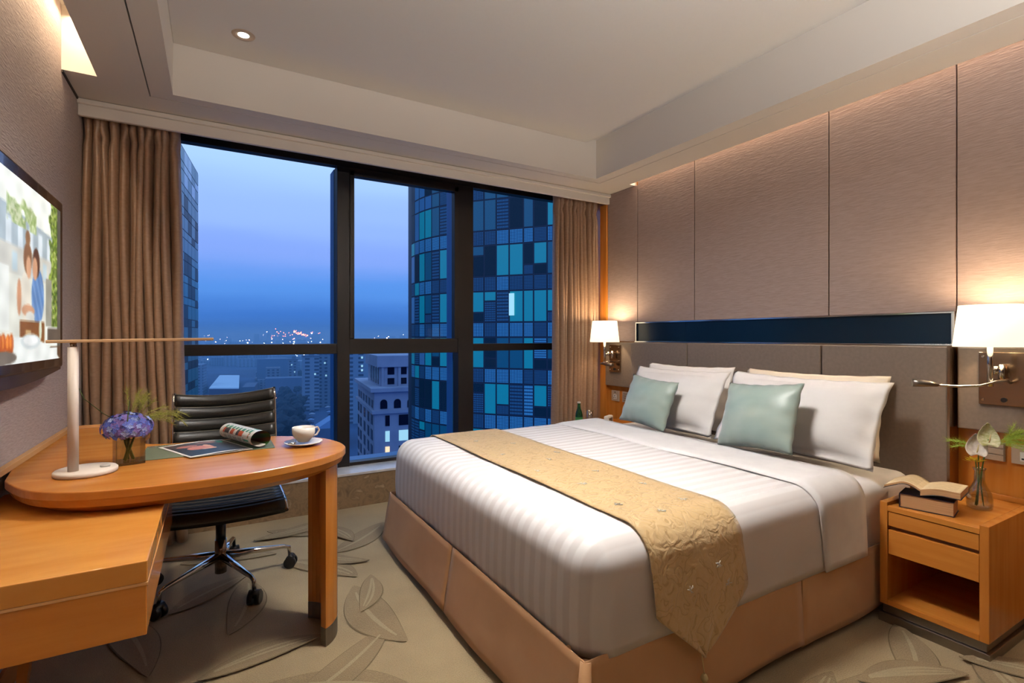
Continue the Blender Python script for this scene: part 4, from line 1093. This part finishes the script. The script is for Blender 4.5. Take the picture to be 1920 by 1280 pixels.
def unit_panel(m):
    me = bpy.data.meshes.new('panel_unit')
    v = [(-.5, 0, -.5), (.5, 0, -.5), (.5, 0, .5), (-.5, 0, .5), (-.5, .06, -.5), (.5, .06, -.5), (.5, .06, .5), (-.5, .06, .5)]
    me.from_pydata(v, [], [(0, 1, 2, 3), (4, 7, 6, 5), (0, 4, 5, 1), (1, 5, 6, 2), (2, 6, 7, 3), (3, 7, 4, 0)])
    uv = me.uv_layers.new(name='UVMap')
    for i, p in enumerate(((0, 0), (1, 0), (1, 1), (0, 1))): uv.data[i].uv = p
    me.materials.append(m); return me
UP = {k: unit_panel(m) for k, m in dict(t=TEAL, b=TEAL2, d=TDARK, g=TGREY, p=PERF, q=PERFD, l=LITC).items()}
def panel(parent, key, p0, p1, z0, z1, name, gap=.05, proud=.05):
    p0, p1 = Vector(p0), Vector(p1); d = (p1-p0); w_ = d.length; n_ = Vector((d.y, -d.x)).normalized()
    o = bpy.data.objects.new(name, UP[key]); COL.objects.link(o); c = (p0+p1)/2
    o.location = (c.x+n_.x*proud, c.y+n_.y*proud, (z0+z1)/2); o.rotation_euler = (0, 0, math.atan2(d.y, d.x)); o.scale = (w_-gap, 1, z1-z0-gap)
    o.parent = parent; o.matrix_parent_inverse = parent.matrix_basis.inverted()
    return o
# main curved tower, about forty metres away
tw = thing('glass_tower', 'dark curved tower clad in blue glass and dotted panels filling the right window', 'building', (26, 44, GZ))
rnd = random.Random(21); RT = 10.8
P1 = Vector((18.1, 38.05)); fd = Vector((-.62, .787)).normalized(); nn = Vector((-fd.y, fd.x)); nn = Vector((.787, .62)).normalized(); cT = P1+nn*RT
plan = []
k = 0; s = -13.0; wd = [1.07, 1.46, 1.1, .85, 1.2, 1.12]
q = P1-fd*9.2; acc = 0
while acc < 9.2: plan.append(q+fd*acc); acc += wd[k % 6]; k += 1
plan.append(P1.copy())
ang0 = math.atan2(-nn.y, -nn.x); L0 = 0
for k in range(1, 22): a = ang0-(k*1.02)/RT; plan.append(cT+Vector((math.cos(a), math.sin(a)))*RT)
bm = bmesh.new(); body = plan+[plan[-1]+Vector((14, 6)), plan[0]+Vector((14, 12))]
add_prism(bm, [tuple(p) for p in body], GZ, 26); obj('tower_body', bm, TFRAME, tw)
npan = 0
for ci in range(len(plan)-1):
    a_, b_ = plan[ci], plan[ci+1]; mid = (a_+b_)/2; n_ = Vector(((b_-a_).y, -(b_-a_).x)).normalized()
    if n_.dot(-mid) < 0: n_ = -n_
    vis = n_.dot(-mid.normalized()) > .02
    arc = ci-(len(plan)-22)
    if not vis: continue
    for st in range(-4, 5):
        zb = 1.2+3.7*st
        for (z0, z1, tall) in ((zb, zb+1.2, 0), (zb+1.2, zb+3.7, 1)):
            if z1 < -10.5 or z0 > 16: continue
            if z0 > 9.7: key = rnd.choice('bdtqb' if arc < 4 else 'ggtdg')
            elif not tall: key = rnd.choice('ppqpq' if arc < 6 else 'pqgtq')
            else: key = rnd.choices('tbdqp', (6, 3, 2, 2, 1))[0] if arc < 5 else rnd.choices('tbgdq', (3, 2, 5, 2, 2))[0]
            if npan > 285: continue
            a2_, b2_ = (b_, a_)
            if tall and rnd.random() < .22:
                zm = z0+rnd.choice((.8, 1.7)); panel(tw, rnd.choice('qd'), b2_, a2_, z0, zm, 'facade_panel', .13); panel(tw, key, b2_, a2_, zm, z1, 'facade_panel', .13); npan += 2
            else: panel(tw, key, b2_, a2_, z0, z1, 'facade_panel', .13); npan += 1
x_ = panel(tw, 'l', plan[5]+Vector((0, 0)), plan[5]+(plan[4]-plan[5])*.4, 2.9, 4.7, 'lit_window', .05, .12)
TOWER_N = npan

# left tower: only its long glass side shows
lt = thing('office_tower', 'tall blue glass office tower seen edge on beside the left curtain', 'building', (-12, 100, GZ))
e1 = Vector((-2.66, 117.4)); e0 = e1-g1*48
bm = bmesh.new(); add_prism(bm, [tuple(p) for p in (e0, e1, e1-h1*22, e0-h1*22)], GZ, 33.2); obj('tower_body', bm, TFRAME, lt)
rnd = random.Random(5); z = 33.0; row = 0
while z > -34:
    hh = 2.4 if row % 2 == 0 else 1.35
    for c in range(9):
        a_ = e1-g1*(c*3.6); b_ = e1-g1*((c+1)*3.6)
        if npan and z-hh < 33: panel(lt, rnd.choice('bbdb') if z < 28 else rnd.choice('gbbg'), b_, a_, z-hh, z, 'facade_panel', .16, .06)
    z -= hh; row += 1

# stone apartment block with cornices
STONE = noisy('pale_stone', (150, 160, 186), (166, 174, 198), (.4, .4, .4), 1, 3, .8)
WDK = mat('far_window_dark', (14, 26, 52), .2)
sb = thing('stone_building', 'classical stone apartment block with cornices and arched windows', 'building', (25, 92, GZ))
C0 = Vector((24.9, 91.9)); W1, D1 = 26.0, 24.6
def zy(y): return 1.2-(y-632)*.0957
def block(p, w_, d_, z0, z1, nm='wall_block', m=STONE, grow=0):
    q = p-h1*grow-g1*grow; bm = bmesh.new()
    add_prism(bm, [tuple(v) for v in (q, q+h1*(w_+2*grow), q+h1*(w_+2*grow)+g1*(d_+2*grow), q+g1*(d_+2*grow))], z0, z1); return obj(nm, bm, m, sb)
block(C0, W1, D1, GZ, zy(775)); block(C0, W1, D1, zy(770), zy(776), 'ledge', grow=.45); block(C0, W1, D1, zy(770), zy(735))
block(C0, W1, D1, zy(735), zy(727.5), 'cornice', grow=.7)
U0 = C0+h1*1.4+g1*3.0; block(U0, W1-3, D1-9, zy(730), zy(684), 'wall_block'); block(U0, W1-3, D1-9, zy(690), zy(668), 'cornice', grow=.5)
def fwin(s0, s1, z0, z1, face, m=WDK, arch=False, base=C0, nm='window'):
    bm = bmesh.new(); d, n_ = (h1, -g1) if face == 'r' else (g1, -h1)
    a_ = base+d*s0+n_*.02; b_ = base+d*s1+n_*.02; e_ = n_*.06
    bm2 = []
    pts = [(a_, z0), (b_, z0), (b_, z1)]
    if arch:
        c_ = (a_+b_)/2; r_ = (b_-a_).length/2
        for k in range(1, 8): t_ = math.pi*k/8; pts.append((c_+(b_-a_).normalized()*r_*math.cos(t_), z1+r_*math.sin(t_)))
    pts.append((a_, z1))
    f0 = [bm.verts.new((p.x+e_.x, p.y+e_.y, z)) for p, z in pts]; f1 = [bm.verts.new((p.x, p.y, z)) for p, z in pts]
    bm.faces.new(f0)
    for i in range(len(pts)): j = (i+1) % len(pts); bm.faces.new((f0[i], f0[j], f1[j], f1[i]))
    return obj(nm, bm, m, sb)
k_ = .0957/.918
for k in range(7): fwin((712-702+k*23.5)*k_, (724-702+k*23.5)*k_, zy(767), zy(756), 'r', arch=True)
for r in range(5):
    ya, yb_ = 800+r*29.5, 780+r*29.5
    for (x0, x1) in ((720.6, 728), (744, 764.6), (780, 800), (815, 835)):
        m = WDK if not (r == 1) or x0 > 770 else LITC
        if r == 2 and x0 < 730: m = LITW
        fwin((x0-702)*k_, (x1-702)*k_, zy(ya), zy(yb_), 'r', m)
    for s0 in (2.0, 6.5, 12, 18, 22): fwin(s0, s0+2.2, zy(ya), zy(yb_), 'l')
for s0 in (1.5, 5.5, 9.5, 13.5, 17.5, 21): fwin(s0, s0+2, zy(767), zy(752), 'l', arch=False)
for (x0, x1) in ((730, 742), (753, 764), (776, 788)):
    for ya, yb_ in ((705, 691), (724, 712)): fwin((x0-716)*k_, (x1-716)*k_, zy(ya), zy(yb_), 'r', base=U0)
for s0 in (1, 4, 7, 10): fwin(s0, s0+1.8, zy(724), zy(691), 'l', base=U0)
for s0 in (0.1, 3.2, 6.6): 
    bm = bmesh.new(); q = U0+h1*(s0+.2)-g1*.25; add_prism(bm, [tuple(v) for v in (q, q+h1*.5, q+h1*.5+g1*.3, q+g1*.3)], zy(728), zy(690)); obj('pilaster', bm, STONE, sb)

# ground, streets and the city
def slab_mat(name, c1, c2, sx=.25, sz=.33, lit=.03):
    m = mat(name, c1, .7); v = coords(m, (sx, sx, sz)); br = N(m, 'ShaderNodeTexBrick', offset=0.0)
    sp_ = N(m, 'ShaderNodeSeparateXYZ'); LK(m, v, sp_.inputs[0]); ad = N(m, 'ShaderNodeMath', operation='ADD'); LK(m, sp_.outputs[0], ad.inputs[0]); LK(m, sp_.outputs[1], ad.inputs[1])
    cb_ = N(m, 'ShaderNodeCombineXYZ'); LK(m, ad.outputs[0], cb_.inputs[0]); LK(m, sp_.outputs[2], cb_.inputs[1]); LK(m, cb_.outputs[0], br.inputs['Vector'])
    br.inputs['Color1'].default_value = lin(*c2); br.inputs['Color2'].default_value = lin(*c2); br.inputs['Mortar'].default_value = lin(*c1)
    br.inputs['Scale'].default_value = 1; br.inputs['Mortar Size'].default_value = .26; br.inputs['Brick Width'].default_value = 1; br.inputs['Row Height'].default_value = 1
    LK(m, br.outputs[0], bsdf(m).inputs[0]); return m
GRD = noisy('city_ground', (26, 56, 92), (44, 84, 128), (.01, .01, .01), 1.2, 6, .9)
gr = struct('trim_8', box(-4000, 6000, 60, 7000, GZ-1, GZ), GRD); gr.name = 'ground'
def at(px, y=None, d=None, z=GZ):
    t_ = (px-960)/961
    if d is None: d = (1.2-z)*961/(y-632)
    S_, C_ = math.sin(R(30.2)), math.cos(R(30.2)); return Vector(((S_+t_*C_)*d, (C_-t_*S_)*d))
def cbox(name, p, w_, d_, z0, z1, m, parent=None):
    bm = bmesh.new(); add_prism(bm, [tuple(v) for v in (p, p+h1*w_, p+h1*w_+g1*d_, p+g1*d_)], z0, z1); return obj(name, bm, m, parent)
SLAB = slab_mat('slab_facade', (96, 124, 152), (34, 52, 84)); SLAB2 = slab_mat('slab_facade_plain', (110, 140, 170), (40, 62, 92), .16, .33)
def apt(px0, y0, w_, d_, ztop, label, m, lits=()):
    t = thing('apartment_block', label, 'building', (*at(px0, y0), GZ)); p = at(px0, y0)
    cbox('wall', p, w_, d_, GZ, ztop, m, t); cbox('roof_edge', p-h1*.4-g1*.4, w_+.8, d_+.8, ztop, ztop+1.2, mat('roof_grey', (80, 104, 134), .8), t)
    cbox('stair_tower', p+h1*w_*.4+g1*d_*.3, 4, 4, ztop+1.2, ztop+4, mat('roof_grey', (80, 104, 134), .8), t)
    for s_, z_ in lits:
        bm = bmesh.new(); q = p+h1*s_-g1*.15; add_prism(bm, [tuple(v) for v in (q, q+h1*1.4, q+h1*1.4+g1*.1, q+g1*.1)], z_, z_+1.5); obj('lit_window', bm, LITC, t)
    return t
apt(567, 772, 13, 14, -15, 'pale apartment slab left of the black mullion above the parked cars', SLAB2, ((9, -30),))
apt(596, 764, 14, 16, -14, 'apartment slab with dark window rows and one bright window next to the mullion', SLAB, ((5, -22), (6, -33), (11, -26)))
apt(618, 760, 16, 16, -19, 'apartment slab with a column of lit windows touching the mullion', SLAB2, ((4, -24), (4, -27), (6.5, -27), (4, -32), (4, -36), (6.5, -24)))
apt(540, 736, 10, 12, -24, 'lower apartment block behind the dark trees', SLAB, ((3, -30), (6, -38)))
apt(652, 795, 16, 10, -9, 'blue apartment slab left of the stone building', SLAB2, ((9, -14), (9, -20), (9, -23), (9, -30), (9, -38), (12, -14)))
hallb = thing('market_hall', 'low hall with a wide pale blue roof above the chair back', 'building', (*at(392, 738), GZ))
q0, q1, q2, q3 = at(392, 727, z=-50), at(448, 727, z=-50), at(449, 703, z=-50), at(412, 703, z=-50)
bm = bmesh.new(); add_prism(bm, [tuple(v) for v in (q0, q1, q2, q3)], GZ, -51); obj('wall', bm, mat('hall_wall', (56, 50, 84), .8), hallb)
bm = bmesh.new(); add_prism(bm, [tuple(v) for v in (q0, q1, q2, q3)], -51, -50); obj('roof', bm, mat('hall_roof', (200, 232, 250), .6), hallb)
cbox('annex', q1+Vector((4, 30)), 12, 60, GZ, -52, mat('roof_grey', (80, 104, 134), .8), hallb)
h2 = thing('gabled_house', 'small pale gabled roof just behind the coffee cup', 'building', (*at(590, 830), GZ))
q = at(592, 800, z=-50); e_ = [q, q+h1*20, q+h1*20+g1*14, q+g1*14]
cbox('wall', q-g1*8, 16, 16, GZ, -50, mat('house_wall', (70, 96, 130), .8), h2)
bm = bmesh.new(); a_ = q-g1*8; vv = [bm.verts.new(v) for v in ((a_.x, a_.y, -50), (*(a_+h1*16), -50), (*(a_+h1*16+g1*16), -50), (*(a_+g1*16), -50), (*(a_+h1*8), -45), (*(a_+h1*8+g1*16), -45))]
for f in ((0, 1, 4), (2, 3, 5), (0, 4, 5, 3), (1, 2, 5, 4)): bm.faces.new([vv[i] for i in f])
obj('roof', bm, mat('house_roof', (104, 150, 200), .7), h2)

bm = bmesh.new(); rnd = random.Random(33); LP = []
for k in range(2200):
    t_ = rnd.uniform(-1.05, .2); d = 520*(9.5**(rnd.random()**1.1)); px = 960+961*t_; p = at(px, d=d)
    w_, dd_ = rnd.uniform(14, 46), rnd.uniform(12, 40); hgt = rnd.choice((8, 10, 12, 16, 20, 28))*rnd.uniform(.8, 1.3)
    if d > 1500: hgt *= rnd.choice((1, 1, 1.3, 1.7))
    if d > 2800: hgt *= 1.7
    if d < 2800: hgt = min(hgt, 44)
    yb0 = 632+61.2*961/d
    if 500 < px < 640 and d < 900: continue
    if 320 < px < 475 and d < 1050: continue
    add_prism(bm, [tuple(v) for v in (p, p+h1*w_, p+h1*w_+g1*dd_, p+g1*dd_)], GZ, GZ+hgt, rnd.choice((0, 1, 2)))
    LP.append((p+h1*rnd.uniform(0, w_)-g1*.5, GZ+hgt+3, d))
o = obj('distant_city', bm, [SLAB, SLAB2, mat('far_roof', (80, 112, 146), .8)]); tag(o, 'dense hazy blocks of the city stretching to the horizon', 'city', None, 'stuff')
o['category'] = 'cityscape'
def lights(name, label, pts, m):
    bm = bmesh.new()
    for p, z, s in pts: add_box(bm, p.x-s, p.x+s, p.y-s, p.y+s, z-s, z+s)
    o = obj(name, bm, m); tag(o, label, 'city lights', None, 'stuff'); return o
LCOOL = mat('street_light_cool', (200, 225, 255), .5, emit=(215, 235, 255), es=40); LORG = mat('street_light_orange', (255, 170, 100), .5, emit=(255, 160, 110), es=12)
lights('city_lights', 'white and bluish pin pricks of light scattered over the distant city', [(p-g1*.5, z, d*rnd.choice((.0004, .0005, .0006, .0009))) for p, z, d in rnd.sample(LP, 900)], LCOOL)
pts = []
for k in range(26): px = rnd.uniform(505, 600); y_ = rnd.gauss(668-41, 2); d = rnd.uniform(2300, 3200); pts.append((at(px, d=d), 1.2+(632-rnd.gauss(627, 4))*d/961, d*rnd.uniform(.0004, .0008)))
for k in range(22): d = 2300+k*12; pts.append((at(550+k*1.2+rnd.gauss(0, 2), d=d), 1.2+(632-(621+k*.35+rnd.gauss(0, 1.6)))*d/961, d*rnd.uniform(.0004, .0012)))
for k in range(34):
    y_ = rnd.uniform(676, 830); d = 61.2*961/(y_-632); pts.append((at(512+rnd.gauss(3, 4), d=d), GZ+6+rnd.uniform(-3, 5), d*rnd.uniform(.0005, .0011)))
lights('street_lights', 'orange and pink street lights along the avenue and the distant crossing', pts, LORG)
# avenue trees and street with parked cars
TREE = noisy('night_foliage', (14, 34, 52), (26, 54, 72), (1, 1, 1), .8, 3, .9)
def tree_mesh(seed):
    rnd = random.Random(seed); bm = bmesh.new()
    for k in range(7):
        c = Vector((rnd.uniform(-2.4, 2.4), rnd.uniform(-2.4, 2.4), rnd.uniform(5, 9))); r_ = rnd.uniform(2, 3.2)
        m4 = Matrix.Translation(c) @ Matrix.Diagonal((r_, r_, r_*.85, 1)); bmesh.ops.create_icosphere(bm, subdivisions=1, radius=1, matrix=m4)
    for v in bm.verts: v.co += Vector((rnd.uniform(-.4, .4),)*3)
    add_tube(bm, [(0, 0, 0), (0, 0, 6)], .4, 6)
    me = bpy.data.meshes.new('tree'); bm.to_mesh(me); bm.free(); me.materials.append(TREE); return me
TM = [tree_mesh(s) for s in range(4)]; rnd = random.Random(9)
for k in range(64):
    y_ = rnd.uniform(690, 850); px = 522+rnd.uniform(0, 1)*(44-(y_-690)*.02)+ (0); p = at(px, y_)
    o = bpy.data.objects.new('tree', TM[k % 4]); COL.objects.link(o); o.location = (p.x, p.y, GZ); s_ = rnd.uniform(.9, 1.5); o.scale = (s_, s_, s_*1.1); o.rotation_euler = (0, 0, rnd.uniform(0, 6))
    tag(o, 'dark leafy tree in the belt lining the avenue far below', 'tree', 'trees lining the avenue far below')
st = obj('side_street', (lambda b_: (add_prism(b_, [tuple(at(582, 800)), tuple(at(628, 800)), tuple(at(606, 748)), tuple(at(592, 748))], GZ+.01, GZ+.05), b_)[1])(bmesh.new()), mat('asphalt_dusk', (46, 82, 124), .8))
tag(st, 'narrow blue street between two rows of parked cars', 'street')
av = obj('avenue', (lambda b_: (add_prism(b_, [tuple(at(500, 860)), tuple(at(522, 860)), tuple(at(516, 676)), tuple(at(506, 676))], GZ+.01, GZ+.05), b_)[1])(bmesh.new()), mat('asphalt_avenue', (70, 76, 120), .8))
tag(av, 'wide avenue glowing with street lights left of the tree belt', 'street')
def car_mesh(c):
    bm = bmesh.new(); add_box(bm, -2.2, 2.2, -.9, .9, .3, .85); v = add_box(bm, -1.2, 1.1, -.8, .8, .85, 1.4)
    for q in v[4:]: q.co.x *= .8; q.co.y *= .85
    me = bpy.data.meshes.new('parked_car'); bm.to_mesh(me); bm.free(); me.materials.append(mat('car_paint_%d' % c[0], c, .3)); return me
CM = [car_mesh(c) for c in ((150, 190, 230), (90, 120, 160), (200, 220, 240), (40, 60, 96))]
for side in (0, 1):
    for k in range(13):
        y_ = 752+k*(3.2+.16*k)+side
        px = (590-(y_-748)*.17) if side == 0 else (608+(y_-748)*.40)
        p = at(px, y_); o = bpy.data.objects.new('parked_car', CM[(k*3+side) % 4]); COL.objects.link(o); o.location = (p.x, p.y, GZ+.0); o.rotation_euler = (0, 0, math.atan2(h1.y, h1.x)+rnd.uniform(-.1, .1))
        tag(o, 'small car parked in the %s row of the street below' % ('left' if side == 0 else 'right'), 'car', 'cars parked in the %s row' % ('left' if side == 0 else 'right'))
# evening haze over the city
HZ = bpy.data.materials.new('evening_haze'); HZ.use_nodes = True; t_ = HZ.node_tree; t_.nodes.clear()
o_ = t_.nodes.new('ShaderNodeOutputMaterial'); v_ = t_.nodes.new('ShaderNodeVolumeScatter'); v_.inputs['Color'].default_value = (.30, .64, 1, 1); v_.inputs['Density'].default_value = .0007
va_ = t_.nodes.new('ShaderNodeVolumeAbsorption'); va_.inputs['Color'].default_value = (.13, .38, 1, 1); va_.inputs['Density'].default_value = .0003; as_ = t_.nodes.new('ShaderNodeAddShader')
t_.links.new(v_.outputs[0], as_.inputs[0]); t_.links.new(va_.outputs[0], as_.inputs[1]); t_.links.new(as_.outputs[0], o_.inputs['Volume'])
hz = obj('evening_haze', box(-3900, 5900, 150, 6900, GZ+.5, 45), HZ); tag(hz, 'thin blue evening haze lying over the distant city', 'haze', None, 'stuff')
